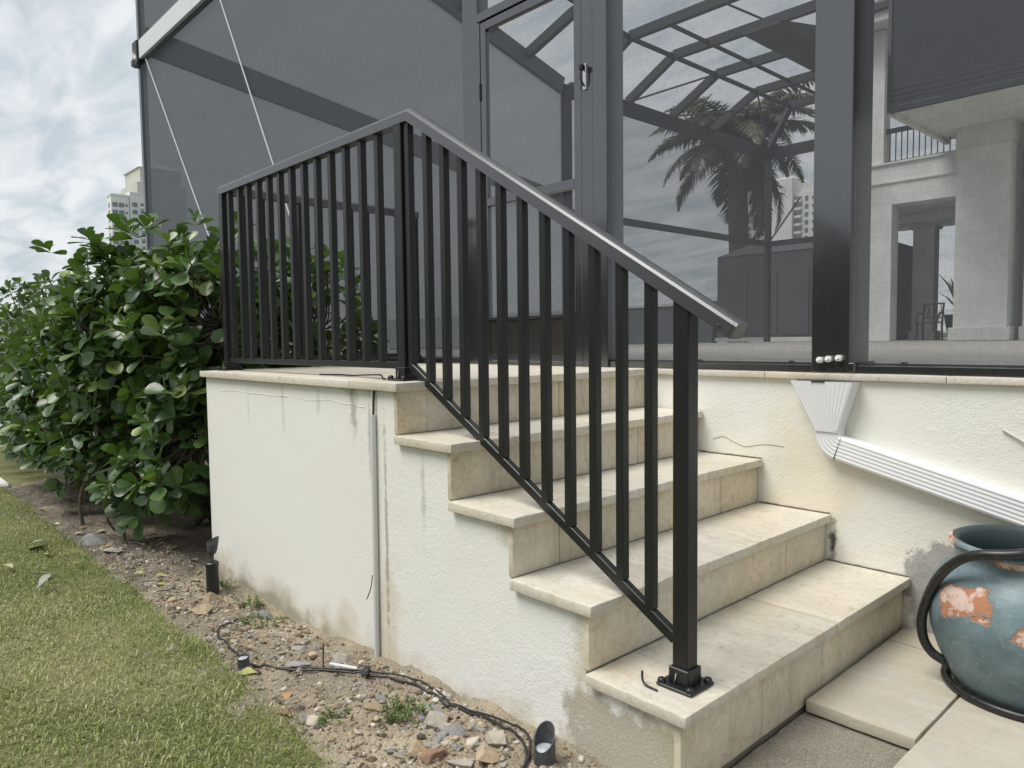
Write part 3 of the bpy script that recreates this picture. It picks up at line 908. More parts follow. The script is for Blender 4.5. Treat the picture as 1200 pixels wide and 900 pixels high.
# bottom rails
def zb(x): return 0.062 + (-0.592) * (x - cp_x - 0.03)
box('bottom_rail', m_rail, rail, -1.808, cp_x - 0.026, RY - 0.0125, RY + 0.0125, 0.044, 0.070, 0.002)
bar('bottom_rail', m_rail, rail, (cp_x + 0.024, RY, zb(cp_x + 0.024)), (1.088, RY, zb(1.088)), 0.025, 0.030, bev=0.002)
box('bottom_rail', m_rail, rail, -1.8455, -1.8205, RY + 0.026, 1.405, 0.044, 0.070, 0.002)
# posts and base shoes
def post(x, y, z0, z1, shoe=True, wire=False):
    p = box('post', m_rail, rail, x - 0.0235, x + 0.0235, y - 0.0235, y + 0.0235, z0 + 0.006, z1, 0.003, 2)
    if shoe:
        s = MB()
        s.box(x - 0.055, x + 0.055, y - 0.055, y + 0.055, z0 + 0.0005, z0 + 0.009, 0.003)
        s.box(x - 0.031, x + 0.031, y - 0.031, y + 0.031, z0 + 0.008, z0 + 0.052, 0.003)
        s.build('base_plate', m_rail, p)
        for sx_ in (-1, 1):
            for sy_ in (-1, 1):
                MB().lathe([(0.0115, 0), (0.0115, 0.005), (0.009, 0.0105), (0.004, 0.013)], (x + sx_ * 0.043, y + sy_ * 0.043, z0 + 0.008), 12).build('bolt', m_rail, p, smooth=40)
        MB().tube([(x - 0.010, y - 0.0335, z0 + 0.012), (x - 0.004, y - 0.0335, z0 + 0.040)], 0.0022, 6).build('set_screw', m_steel, p)
    return p
post(-1.833, RY, 0.0, TZ + 0.002)
post(cp_x, RY, 0.0, TZ + 0.002)
post(-1.833, 1.385, 0.0, TZ + 0.002)
px_ = 1.112
post(px_, RY + 0.005, NZ[0], TZ + sl * (px_ - xk) + 0.012)
# balusters
bw = 0.0135
def baluster(x, y, z0, z1, slope_top=False):
    o = MB().box(x - bw, x + bw, y - bw, y + bw, z0, z1, 0.0015).build('baluster', m_rail, rail)
    return o
for x in (-1.700, -1.653 + 0.012 + 0.02, -1.534 + 0.02, -1.410 + 0.02, -1.290 + 0.02, -1.170 + 0.02, -1.050 + 0.02, -0.928 + 0.02, -0.806 + 0.02, -0.684 + 0.02, -0.562 + 0.02, -0.438 + 0.02, -0.316 + 0.02)[1:]:
    baluster(x, RY, 0.070, TZ + 0.001)
baluster(-1.752, RY, 0.070, TZ + 0.001)
for k in range(12):
    x = -0.092 + 0.1005 * (k + 0.0)
    if k == 0:
        x = cp_x + 0.045
    else:
        x = 0.022 + 0.0985 * (k - 1)
    if x > 1.06: continue
    baluster(x, RY, zb(x) + 0.012, TZ + sl * (x - xk) + 0.004)
for k in range(10):
    y = RY + 0.10 + 0.113 * k
    baluster(-1.833, y, 0.070, TZ + 0.001)

# wires left at the posts
o = MB().tube(spline([(-0.80, 0.13, 0.006), (-0.70, 0.17, 0.006), (-0.56, 0.16, 0.007), (-0.40, 0.14, 0.014), (-0.27, 0.11, 0.018), (-0.215, 0.085, 0.008), (-0.195, 0.083, 0.006)], 8), 0.0035, 6).build('cable', m_black, smooth=60, org=(-0.8, 0.13, 0.0))
tag(o, 'thin black cable lying on the landing beside the corner post', 'cable')
o = MB().tube(spline([(1.028, 0.072, -0.730), (1.034, 0.066, -0.752), (1.050, 0.062, -0.760), (1.085, 0.060, -0.7605)], 8), 0.0032, 6).build('cable', m_black, smooth=60, org=(1.05, 0.07, -0.763))
tag(o, 'short bent black wire sticking up beside the lowest railing post', 'cable')

# ------------------------------------------------------------------ conduit on the stair side
cnd = thing('conduit', (-0.18, 0.012, -1.06), 'thin white plastic conduit running down the stucco side of the stairs', 'pipe')
MB().tube([(-0.176, 0.014, -0.125), (-0.180, 0.013, -0.6), (-0.186, 0.012, -1.075)], 0.0105, 12).build('pipe', m_pvc, cnd, smooth=40)
MB().tube(spline([(-0.170, 0.016, -0.034), (-0.174, 0.015, -0.08), (-0.175, 0.014, -0.13)], 4), 0.0045, 8).build('wire', m_black, cnd, smooth=60)
MB().tube(spline([(-0.196, 0.006, -0.74), (-0.200, 0.000, -0.79), (-0.218, -0.006, -0.835)], 5), 0.0018, 5).build('wire_tail', m_black, cnd)
MB().tube(spline([(-0.198, 0.006, -0.76), (-0.206, 0.000, -0.80), (-0.226, -0.004, -0.84)], 5), 0.0015, 5).build('wire_tail', m_black, cnd)

# ------------------------------------------------------------------ downspout
dsp = thing('downspout', (0.9, YW - 0.05, -0.4), 'white fluted downspout slanting across the retaining wall from a funnel head', 'downspout')
FY = YW - 0.062
# funnel head (tapered, hollow look) with flutes
fun = MB()
top = [(0.762, -0.030), (1.010, -0.030)]; bot = [(0.862, -0.245), (0.950, -0.245)]
zt, zb2 = -0.030, -0.226
nfl = 13
rows = 8
vs = []
for j in range(rows + 1):
    t = j / rows
    xa = 0.762 * (1 - t) + 0.864 * t; xb = 1.012 * (1 - t) + 0.950 * t
    z = zt * (1 - t) + zb2 * t
    dep = 0.075 * (1 - t) + 0.062 * t
    ring = []
    for k in range(nfl * 4 + 1):
        s = k / (nfl * 4)
        ph = k % 4
        fl = 0.0015 if ph in (1, 2) else 0.0
        ring.append((xa + (xb - xa) * s, YW - dep - fl, z))
    ring += [(xb + 0.004, YW - dep + 0.006, z), (xb + 0.004, YW - 0.002, z), (xa - 0.002, YW - 0.002, z), (xa - 0.002, YW - dep + 0.006, z)]
    vs.append(ring)
m_ = len(vs[0])
fun.v = [p for r in vs for p in r]
fun.f = [(j * m_ + k, j * m_ + (k + 1) % m_, (j + 1) * m_ + (k + 1) % m_, (j + 1) * m_ + k) for j in range(rows) for k in range(m_)]
fun.build('funnel', m_white_alu, dsp, smooth=25)
MB().box(0.850, 0.905, YW - 0.079, YW - 0.030, -0.0335, -0.0285).build('outlet_slot', m_black, dsp)
# pipe: swept fluted rectangle with a bend
def flute_prof(h=0.098, d=0.062):
    pr = []
    r = 0.012
    nf = 5
    # front face runs in local s (across pipe), front at -d
    for k in range(nf * 4 + 1):
        s = -h / 2 + r + (h - 2 * r) * k / (nf * 4)
        pr.append((s, -(d + (0.0 if k % 4 in (0,) else -0.0020 if k % 4 == 2 else -0.0010))))
    pr += [(h / 2 - r * 0.3, -d + r * 0.3), (h / 2, -d + r), (h / 2, -0.004), (-h / 2, -0.004), (-h / 2, -d + r), (-h / 2 + r * 0.3, -d + r * 0.3)]
    return pr
pr = flute_prof()
path = [Vector((0.907, YW, -0.222)), Vector((0.908, YW, -0.240))]
c0 = Vector((0.908 + 0.055, YW, -0.240))
for a in np.linspace(0, 76, 10)[1:]:
    path.append(c0 + Vector((-0.055 * math.cos(math.radians(a)), 0, -0.055 * math.sin(math.radians(a)))))
dirp = Vector((math.cos(math.radians(-14.0)), 0, math.sin(math.radians(-14.0))))
def sweep_pipe(pts, name):
    b = MB(); n = len(pr)
    for i, p in enumerate(pts):
        t = (pts[min(i + 1, len(pts) - 1)] - pts[max(i - 1, 0)]).normalized()
        s = Vector((-t.z, 0, t.x))
        for (a, dd) in pr:
            b.v.append(tuple(p + s * a + Vector((0, dd, 0))))
    for i in range(len(pts) - 1):
        for k in range(n):
            b.f.append((i * n + k, i * n + (k + 1) % n, (i + 1) * n + (k + 1) % n, (i + 1) * n + k))
    return b.build(name, m_white_alu, dsp, smooth=25)
elb = sweep_pipe(path, 'elbow')
st = path[-1]
sweep_pipe([st + dirp * 0.001 + Vector((0, 0.003, 0)), st + dirp * 1.4 + Vector((0, 0.003, 0))], 'pipe')
MB().box(0.862, 0.952, YW - 0.0665, YW - 0.002, -0.2300, -0.2280).build('seam', m_gutter, dsp)
# thin white rod on the wall at the right edge
o = MB().tube([(1.493, YW - 0.006, -0.178), (1.56, YW - 0.010, -0.216), (1.75, YW - 0.012, -0.325)], 0.004, 8).build('thin_rod', m_pvc, smooth=60, org=(1.5, YW, -0.18))
tag(o, 'thin white rod fixed to the wall above the slanting downspout', 'rod')

# ------------------------------------------------------------------ blue pot and hose
pc = (1.65, 1.20, ZP + 0.001)
pot = thing('garden_pot', pc, 'large blue pot with peeling paint and exposed terracotta patches', 'pot')
outer = [(0.185, 0.0), (0.200, 0.006), (0.222, 0.05), (0.250, 0.11), (0.270, 0.17), (0.279, 0.225), (0.280, 0.265), (0.271, 0.315), (0.252, 0.355), (0.226, 0.385), (0.211, 0.402), (0.205, 0.415), (0.206, 0.427), (0.213, 0.440), (0.222, 0.449), (0.227, 0.457), (0.224, 0.465), (0.214, 0.469)]
b = MB(); b.lathe(outer, pc, 56, (True, False))
ob_ = b.build('body', m_pot, pot, smooth=50)
inner = [(0.214, 0.469), (0.200, 0.464), (0.196, 0.452), (0.190, 0.43), (0.190, 0.40), (0.195, 0.36), (0.222, 0.31), (0.23, 0.25), (0.2, 0.12), (0.0005, 0.09)]
MB().lathe(inner, pc, 56, (False, False)).build('inside', m_dark_in, pot, smooth=60)
MB().tube([(1.388, 1.118, -0.672), (1.398, 1.122, -0.670)], 0.011, 12).build('drain_hole', m_black, pot)
hose_pts = [(1.78, 1.30, -0.66), (1.77, 1.20, -0.55), (1.74, 1.08, -0.483), (1.70, 0.99, -0.466), (1.640, 0.955, -0.476), (1.575, 0.950, -0.488), (1.525, 0.960, -0.512), (1.475, 0.985, -0.560), (1.432, 1.02, -0.625), (1.402, 1.045, -0.695), (1.386, 1.06, -0.765), (1.392, 1.065, -0.825), (1.415, 1.068, -0.862), (1.448, 1.072, -0.880), (1.475, 1.09, -0.900), (1.50, 1.12, -0.915)]
o = MB().tube(spline(hose_pts, 7), 0.0148, 14).build('garden_hose', m_hose, smooth=60, org=(1.5, 1.0, ZP))
tag(o, 'thick black rubber hose looping out of the blue pot down its left side', 'hose')
ring_pts = [(1.65 + 0.226 * math.cos(a), 1.20 + 0.226 * math.sin(a), ZP + 0.0135) for a in np.linspace(math.radians(150), math.radians(345), 40)]
o = MB().tube(ring_pts, 0.0125, 12).build('garden_hose', m_hose, smooth=60, org=(1.5, 1.0, ZP))
tag(o, 'black hose lying on the pavers curled round the foot of the blue pot', 'hose')
# ------------------------------------------------------------------ landscape lights and ground cable
def cyl_light(name, x, y, z0, r, h, tilt, label, cut=0.045):
    t = thing(name, (x, y, z0), label, 'garden light')
    n = 28
    b = MB()
    ringo, ringi, lens = [], [], []
    ax = Vector((0.35, -1.0, 0)).normalized()
    for k in range(n):
        a = 2 * math.pi * k / n
        d = Vector((math.cos(a), math.sin(a), 0))
        zt = h + cut * (-d.dot(ax)) * 1.0
        ringo.append((x + d.x * r, y + d.y * r, z0 + zt)); ringi.append((x + d.x * r * 0.90, y + d.y * r * 0.90, z0 + zt - 0.001))
    b.v = [(x + r * math.cos(2 * math.pi * k / n), y + r * math.sin(2 * math.pi * k / n), z0) for k in range(n)] + ringo + ringi
    inn = [(x + 0.90 * r * math.cos(2 * math.pi * k / n), y + 0.90 * r * math.sin(2 * math.pi * k / n), z0 + h - cut - 0.010) for k in range(n)]
    b.v += inn
    for k in range(n):
        j = (k + 1) % n
        b.f += [(k, j, n + j, n + k), (n + k, n + j, 2 * n + j, 2 * n + k), (2 * n + k, 2 * n + j, 3 * n + j, 3 * n + k)]
    b.build('housing', m_housing, t, smooth=40)
    MB().lathe([(r * 0.885, 0), (r * 0.885, 0.006), (r * 0.7, 0.008)], (x, y, z0 + h - cut - 0.008), 28).build('lens', m_lens, t, smooth=30)
    MB().lathe([(r * 1.012, 0), (r * 1.02, 0.0015), (r * 1.012, 0.003)], (x, y, z0 + h * 0.56), 28, (False, False)).build('ring', m_housing, t, smooth=60)
    return t
cyl_light('garden_uplight', 0.835, -0.105, -1.07, 0.030, 0.150, 0, 'dark cylindrical uplight with slanted hood in front of the lowest step', 0.030)
cyl_light('garden_uplight', -0.435, -0.405, -1.075, 0.021, 0.068, 0, 'small black buried light at the edge of the lawn', 0.004)
sp = thing('spotlight', (-1.47, -0.13, -1.09), 'black stake spotlight at the left corner of the stair wall', 'garden light')
MB().lathe([(0.030, 0), (0.030, 0.135), (0.033, 0.137), (0.033, 0.150), (0.026, 0.156)], (-1.47, -0.13, -1.09), 24).build('stake', m_black, sp, smooth=40)
MB().lathe([(0.011, 0), (0.011, 0.035)], (-1.47, -0.13, -0.935), 14).build('neck', m_housing, sp, smooth=40)
b = MB(); hd = Matrix.Translation((-1.47, -0.13, -0.90)) @ Matrix.Rotation(math.radians(-10), 4, 'X') @ Matrix.Rotation(math.radians(-6), 4, 'Y') @ Matrix.Scale(0.74, 4)
tmp = MB(); tmp.lathe([(0.012, 0), (0.026, 0.010), (0.033, 0.035), (0.036, 0.075), (0.036, 0.080)], (0, 0, 0), 24)
nn_ = 24
hood = []
for k in range(nn_):
    a = 2 * math.pi * k / nn_
    hood.append((0.036 * math.cos(a), 0.036 * math.sin(a), 0.08 + 0.022 * (1 + math.sin(a + 0.1))))
hi = [(p[0] * 0.92, p[1] * 0.92, p[2]) for p in hood]
hb = [(p[0] * 0.92, p[1] * 0.92, 0.078) for p in hood]
base_i = len(tmp.v) - nn_
tmp.f.pop()
o0 = len(tmp.v); tmp.v += hood + hi + hb
for k in range(nn_):
    j = (k + 1) % nn_
    tmp.f += [(base_i + k, base_i + j, o0 + j, o0 + k), (o0 + k, o0 + j, o0 + nn_ + j, o0 + nn_ + k), (o0 + nn_ + k, o0 + nn_ + j, o0 + 2 * nn_ + j, o0 + 2 * nn_ + k)]
tmp.f.append(tuple(range(o0 + 2 * nn_, o0 + 3 * nn_)))
tmp.v = [tuple(hd @ Vector(p)) for p in tmp.v]
tmp.build('head', m_housing, sp, smooth=40)

def gz(x, y, h=0.006): return soil_h(x, y) + h
cab = [(-0.99, -0.20), (-0.94, -0.27), (-0.90, -0.32), (-0.80, -0.355), (-0.62, -0.37), (-0.42, -0.365), (-0.28, -0.31), (-0.15, -0.21), (-0.03, -0.125), (0.14, -0.075), (0.34, -0.055), (0.52, -0.050), (0.64, -0.062), (0.73, -0.085), (0.80, -0.14), (0.84, -0.22)]
o = MB().tube([(p.x, p.y, max(p.z, max(soil_h(p.x + a, p.y + b) for a in (-.012, 0, .012) for b in (-.012, 0, .012)) + 0.004)) for p in spline([(x, y, gz(x, y)) for x, y in cab], 8)], 0.0042, 7).build('ground_cable', m_black, smooth=60, org=(-0.2, -0.2, -1.06))
tag(o, 'black low-voltage cable snaking over the dirt bed along the wall', 'cable')
o = MB().tube([(p.x, p.y, max(p.z, max(soil_h(p.x + a, p.y + b) for a in (-.012, 0, .012) for b in (-.012, 0, .012)) + 0.006)) for p in spline([(x, y + 0.016 - 0.012 * math.sin(i * 1.7), gz(x, y, 0.012)) for i, (x, y) in enumerate(cab[6:])], 6)], 0.0034, 7).build('ground_cable', m_black, smooth=60, org=(0.2, -0.1, -1.05))
tag(o, 'second thinner black cable bundled beside the first near the foot of the wall', 'cable')
cx_, cy_ = -0.035, -0.128
mt = Matrix.Translation((cx_, cy_, gz(cx_, cy_, 0.016))) @ Matrix.Rotation(0.75, 4, 'Z') @ Matrix.Rotation(0.35, 4, 'X')
con = thing('cable_connector', (cx_, cy_, gz(cx_, cy_, 0)), 'black box connector clipped onto the ground cable', 'connector')
MB().box(-0.011, 0.011, -0.024, 0.024, -0.013, 0.013, 0.003, mt).build('shell', m_black, con)
MB().tube([mt @ Vector((0.003, -0.006, 0.012)), mt @ Vector((0.003, -0.006, 0.0155))], 0.004, 8).build('screw', m_housing, con)
a_, b_ = (-0.205, -0.178), (-0.120, -0.115)
o = MB().tube([(*a_, gz(*a_, 0.013)), (*b_, gz(*b_, 0.008))], 0.0075, 12).build('pipe_stub', m_pvc, smooth=40, org=(*a_, gz(*a_, 0)))
tag(o, 'short white pipe stub lying under the black cable', 'pipe')
o = MB().tube([(-0.215, -0.20, gz(-0.215, -0.20, 0)), (-0.213, -0.198, gz(-0.21, -0.2, 0.085))], 0.0028, 6).build('ground_stake', m_black, org=(-0.215, -0.2, -1.08))
tag(o, 'thin black peg standing upright in the dirt next to the cable', 'peg')

# ------------------------------------------------------------------ stones
def rock_mesh(seed, mat):
    rr = random.Random(seed)
    bm = bmesh.new()
    for _ in range(10):
        v = Vector((rr.gauss(0, 1), rr.gauss(0, 1), rr.gauss(0, 1))).normalized()
        v = Vector((v.x * rr.uniform(0.8, 1.1), v.y * rr.uniform(0.6, 0.85), v.z * rr.uniform(0.42, 0.6)))
        bm.verts.new(v)
    bmesh.ops.convex_hull(bm, input=bm.verts[:])
    loose = [v for v in bm.verts if not v.link_faces]
    bmesh.ops.delete(bm, geom=loose, context='VERTS')
    bmesh.ops.bevel(bm, geom=bm.edges[:], offset=0.035, segments=1, affect='EDGES')
    bmesh.ops.recalc_face_normals(bm, faces=bm.faces[:])
    me = bpy.data.meshes.new('stone'); bm.to_mesh(me); bm.free()
    me.materials.append(mat)
    return me
rocks = {k: [rock_mesh(100 + i + 17 * j, m_stone[k]) for i in range(5)] for j, k in enumerate(m_stone)}
def stone(x, y, s, kind, label, rot=None, flat=1.0, sink=0.18):
    if s > 0.0265: s *= 1.3
    z = soil_h(x, y)
    mt = Matrix.Translation((x, y, z + s * 0.12 * flat)) @ Matrix.Rotation(random.uniform(0, 6.28) if rot is None else rot, 4, 'Z') @ Matrix.Rotation(random.uniform(-0.25, 0.25), 4, 'X') @ Matrix.Diagonal((s, s, s * flat, 1))
    o = place('stone', random.choice(rocks[kind]), None, mt)
    tag(o, label, 'stone', 'rubble stones in the dirt bed')
    return o
stone(0.015, -0.470, 0.036, 'brick', 'flat orange-brown shard at the lawn edge', 0.5, 0.8)
stone(0.075, -0.425, 0.028, 'grey', 'pair of rounded grey stones beside the orange shard, the left one', 0.9)
stone(0.115, -0.415, 0.028, 'pale', 'pair of rounded grey stones beside the orange shard, the right one', 0.2)
stone(0.205, -0.270, 0.042, 'tan', 'long tan stone left of the weed clump', 0.9, 0.8)
stone(0.150, -0.190, 0.030, 'grey', 'blue-grey pointed stone above the long tan stone', 0.4)
stone(0.335, -0.105, 0.042, 'grey', 'flat slate-grey slab stone against the cable', 0.2, 0.6)
stone(0.420, -0.160, 0.046, 'pale', 'large white-topped stone right of the weed clump', 0.0, 0.95)
stone(0.520, -0.175, 0.044, 'grey', 'big dark grey block stone in the rubble heap', 0.6, 1.0)
stone(0.560, -0.105, 0.034, 'grey', 'pale blue-grey chip standing by the cable', 1.2, 1.0)
stone(0.595, -0.170, 0.033, 'pale', 'pale yellow stone in the middle of the rubble heap', 0.2, 1.1)
stone(0.500, -0.290, 0.036, 'tan', 'honey-coloured stone at the lower edge of the rubble heap', 0.9, 1.0)
stone(0.575, -0.280, 0.046, 'brick', 'terracotta fragment at the bottom of the frame', 0.5, 0.9)
stone(0.650, -0.245, 0.040, 'pale', 'white chalky stone at the bottom of the frame', 0.3, 0.9)
stone(0.690, -0.190, 0.044, 'tan', 'sloping buff stone left of the cylindrical uplight', 1.0, 1.1)
stone(0.660, -0.125, 0.034, 'pale', 'cream stone between cable and buff stone', 0.4, 1.0)
stone(0.345, -0.225, 0.024, 'brick', 'rust-red stone at the right of the weed clump', 0.4, 1.1)
stone(-0.470, -0.170, 0.040, 'grey', 'flat blue-grey stone half way along the wall', 0.7, 0.6)
stone(-0.245, -0.105, 0.038, 'pale', 'white lump of stone behind the pipe stub', 0.4, 0.9)
stone(-0.300, -0.255, 0.045, 'grey', 'long grey stone lying along the cable', 0.8, 0.45)
stone(-1.330, -0.170, 0.058, 'tan', 'leaning brown stone at the foot of the black spotlight', 1.2, 1.0)
stone(-1.180, -0.285, 0.048, 'tan', 'rounded brown clod left of the cable end', 0.3, 0.8)
stone(-1.020, -0.060, 0.050, 'grey', 'mossy grey stone against the wall base', 0.2, 0.7)
stone(-2.750, -0.360, 0.085, 'grey', 'big dark lump under the hedge at the lawn edge', 0.3, 0.75)
stone(-2.450, -0.330, 0.055, 'pale', 'pale flat stone at the lawn edge below the hedge', 0.3, 0.5)
rs = random.Random(21)
for k in range(130):
    x = rs.uniform(0.25, 0.82) if k < 64 else rs.uniform(-1.6, 0.3)
    y = rs.uniform(-0.40, -0.045) if k < 64 else rs.uniform(-0.40, -0.04)
    if abs(x - 0.80) < 0.05 and abs(y + 0.1) < 0.06:
        continue
    kd = rs.choice(['pale', 'pale', 'grey', 'tan', 'tan', 'grey'])
    wh = 'in the heap left of the cylindrical uplight' if x > 0.52 else 'close around the low weed clump' if x > 0.12 else 'beside the pipe stub and connector' if x > -0.45 and y > -0.25 else 'along the foot of the stucco wall' if y > -0.2 else 'near the lawn edge'
    o = stone(x, y, rs.uniform(0.012, 0.026), kd, 'small %s rubble stone %s' % (kd, wh))
# gravel
def make_gravel():
    base = rocks['tan'][0]
    bm = bmesh.new(); bmesh.ops.create_icosphere(bm, subdivisions=1, radius=1)
    bv = [v.co.copy() for v in bm.verts]; bf = [tuple(v.index for v in f.verts) for f in bm.faces]; bm.free()
    V, F, T = [], [], []
    for k in range(10000):
        x = random.uniform(-2.6, 1.18)
        y = random.uniform(-0.50, -0.01)
        if y < lawn_edge(x): continue
        dens = 0.35 + 0.65 * max(0, min(1, 0.5 + 1.4 * noise.noise(Vector((x * 3.5, y * 3.5, 5))))) + (0.5 if x > 0.1 else 0)
        if random.random() > dens: continue
        s = min(0.015, 0.0018 + random.expovariate(1 / 0.0034))
        z = soil_h(x, y) + s * 0.1
        o = len(V); t = random.random()
        rot = Matrix.Rotation(random.uniform(0, 6.3), 3, 'Z') @ Matrix.Rotation(random.uniform(0, 6.3), 3, 'X')
        sc = Vector((s * random.uniform(0.8, 1.4), s * random.uniform(0.6, 1.0), s * random.uniform(0.4, 0.9)))
        for v in bv:
            q = rot @ Vector((v.x * sc.x, v.y * sc.y, v.z * sc.z)) * random.uniform(0.85, 1.12)
            V.append((x + q.x, y + q.y, z + q.z)); T.append(t)
        F += [tuple(i + o for i in f) for f in bf]
    b = MB(); b.v = V; b.f = F; b.tone = T
    tag(b.build('gravel', m_gravel), 'loose fine gravel scattered over the dirt bed', 'gravel', kind='stuff')
make_gravel()

# ------------------------------------------------------------------ leaves, shrubs
def leaf_data(width=0.33, bend=0.25, fold=0.10, rows=7):
    ts = [0, 0.12, 0.30, 0.54, 0.78, 0.94, 1.0]
    ws = [0.035, 0.06, 0.17, 0.315, 0.365, 0.25, 0.09]
    vs, fs = [], []
    for t, w in zip(ts, ws):
        z = -bend * t * t * 0.6
        w *= width / 0.36
        vs += [(-w, t, z + fold * w), (0, t, z), (w, t, z + fold * w)]
    for i in range(len(ts) - 1):
        a = i * 3
        fs += [(a, a + 1, a + 4, a + 3), (a + 1, a + 2, a + 5, a + 4)]
    return vs, fs
LEAVES = [leaf_data(0.33, 0.25, 0.25), leaf_data(0.36, 0.1, 0.15), leaf_data(0.30, 0.42, 0.3), leaf_data(0.35, -0.12, 0.35)]
def leaf_mesh(i, mat):
    vs, fs = LEAVES[i]
    me = bpy.data.meshes.new('leaf'); me.from_pydata(vs, [], fs); me.materials.append(mat)
    me.polygons.foreach_set('use_smooth', [True] * len(me.polygons)); me.update()
    return me
leaf_meshes = [leaf_mesh(i, m_leaf) for i in range(4)]
def frame(d, up):
    y = d.normalized(); x = y.cross(up)
    if x.length < 1e-3: x = y.cross(Vector((1, 0, 0)))
    x.normalize(); z = x.cross(y)
    return Matrix((x, y, z)).transposed()
def rosette(p, axis, size, rr, n=7):
    out = []
    axis = axis.normalized()
    q = axis.to_track_quat('Z', 'Y').to_matrix()
    a0 = rr.uniform(0, 6.28)
    for k in range(n):
        pair = k // 2
        a = a0 + math.pi * (k % 2) + pair * math.pi / 2 + rr.gauss(0, 0.18)
        polar = math.radians(max(12, 82 - pair * 21 + rr.gauss(0, 9)))
        d = q @ Vector((math.cos(a) * math.sin(polar), math.sin(a) * math.sin(polar), math.cos(polar)))
        s = size * (1.0 - 0.12 * pair) * rr.uniform(0.62, 1.18)
        upn = (axis - d * axis.dot(d))
        upn = upn + Vector((0, 0, 0.5)) + Vector((rr.gauss(0, .25), rr.gauss(0, .25), rr.gauss(0, .25)))
        f = frame(d, upn)
        o = p - axis * (0.018 * (3 - pair))
        mt = f.to_4x4() @ Matrix.Diagonal((s, s, s, 1)); mt.translation = o
        out.append(mt)
    return out
def shrub(name, base, lobes, n_tips, size, label, cat, group, seed, nleaf=7, part_leaves=300, avoid=None, extra=()):
    rr = random.Random(seed)
    t = thing(name, base, label, cat, group)
    B = Vector(base)
    wood = []
    mats_ = []
    tips = []
    tries = 0
    while len(tips) < n_tips and tries < n_tips * 60:
        tries += 1
        c, r = rr.choices(lobes, weights=[l[1][0] * l[1][1] * l[1][2] for l in lobes])[0]
        d = Vector((rr.gauss(0, 1), rr.gauss(0, 1), rr.gauss(0, 1))).normalized()
        if d.z < -0.75: continue
        k = rr.uniform(0.30, 1.0) ** 0.5
        lump = 1 + 0.16 * noise.noise(d * 2.1 + Vector((seed, 0, 0))) + 0.10 * noise.noise(d * 5 + Vector((0, seed, 0)))
        p = Vector(c) + Vector((d.x * r[0], d.y * r[1], d.z * r[2])) * k * lump
        if avoid and avoid(p): continue
        if p.z < -0.96: continue
        ax = Vector((d.x / r[0], d.y / r[1], d.z / r[2])).normalized() * 0.9 + Vector((0, 0, 0.55)) + Vector((rr.gauss(0, .25), rr.gauss(0, .25), rr.gauss(0, .25)))
        tips.append((p, ax.normalized(), Vector(c)))
    for p, ax in extra:
        tips.append((Vector(p), Vector(ax).normalized(), Vector(lobes[0][0])))
    for p, ax, c in tips:
        mats_ += rosette(p, ax, size * rr.uniform(0.8, 1.15), rr, nleaf + rr.choice((-1, 0, 0, 1)))
    # show-largest leaves: nearest to the camera and facing it side of the crown
    vis = []
    for i, mt in enumerate(mats_):
        p = mt.translation
        dep = (p - CAM).dot(fwd)
        cc = min(lobes, key=lambda l: (Vector(l[0]) - p).length)
        out = (p - Vector(cc[0])).normalized().dot((CAM - p).normalized())
        vis.append((dep - 2.0 * out, i))
    vis.sort()
    chosen = set(i for _, i in vis[:part_leaves])
    rest = MB(); tone = []
    for i, mt in enumerate(mats_):
        li = rr.randrange(4)
        if i in chosen:
            place('leaf', leaf_meshes[li], t, mt)
        else:
            vs, fs = LEAVES[li]
            o = len(rest.v); tn = rr.random()
            rest.v += [tuple(mt @ Vector(v)) for v in vs]
            rest.f += [tuple(k + o for k in f) for f in fs]
            tone += [tn] * len(vs)
    if rest.v:
        rest.tone = tone
        me = bpy.data.meshes.new('foliage')
        o = ORIGIN[t.name]
        me.from_pydata([tuple(Vector(v) - o) for v in rest.v], [], rest.f)
        at = me.attributes.new('tone', 'FLOAT', 'POINT'); at.data.foreach_set('value', tone)
        me.materials.append(m_leaf)
        me.polygons.foreach_set('use_smooth', [True] * len(me.polygons))
        ob = bpy.data.objects.new('foliage', me); COL.objects.link(ob); ob.parent = t; ob['kind'] = 'stuff'
        ORIGIN[ob.name] = o
    # trunk, limbs, twigs
    tr = MB()
    for k in range(4):
        a = rr.uniform(0, 6.28)
        q = B + Vector((math.cos(a) * 0.06, math.sin(a) * 0.06, 0))
        c = Vector(rr.choice(lobes)[0])
        tr.tube(spline([q, B.lerp(c, 0.4) + Vector((rr.gauss(0, .06), rr.gauss(0, .06), 0)), c]), [0.022 - 0.0005 * i for i in range(17)], 7)
    tr.build('trunk', m_bark, t, smooth=60)
    br_ = MB()
    for p, ax, c in tips:
        if rr.random() < 0.45:
            mid = c.lerp(p, 0.55) + Vector((rr.gauss(0, .05), rr.gauss(0, .05), -0.08))
            br_.tube(spline([c.lerp(p, 0.15), mid, p + ax * 0.02], 3), [0.0075, 0.007, 0.0065, 0.006, 0.0055, 0.005, 0.0042], 5, False)
    br_.build('branches', m_bark, t, smooth=60)
    return t
def in_stair(p):
    return (p.x > -1.99 and p.y > -0.12) or p.y > 1.40
G_ = 'broadleaf hedge shrubs'
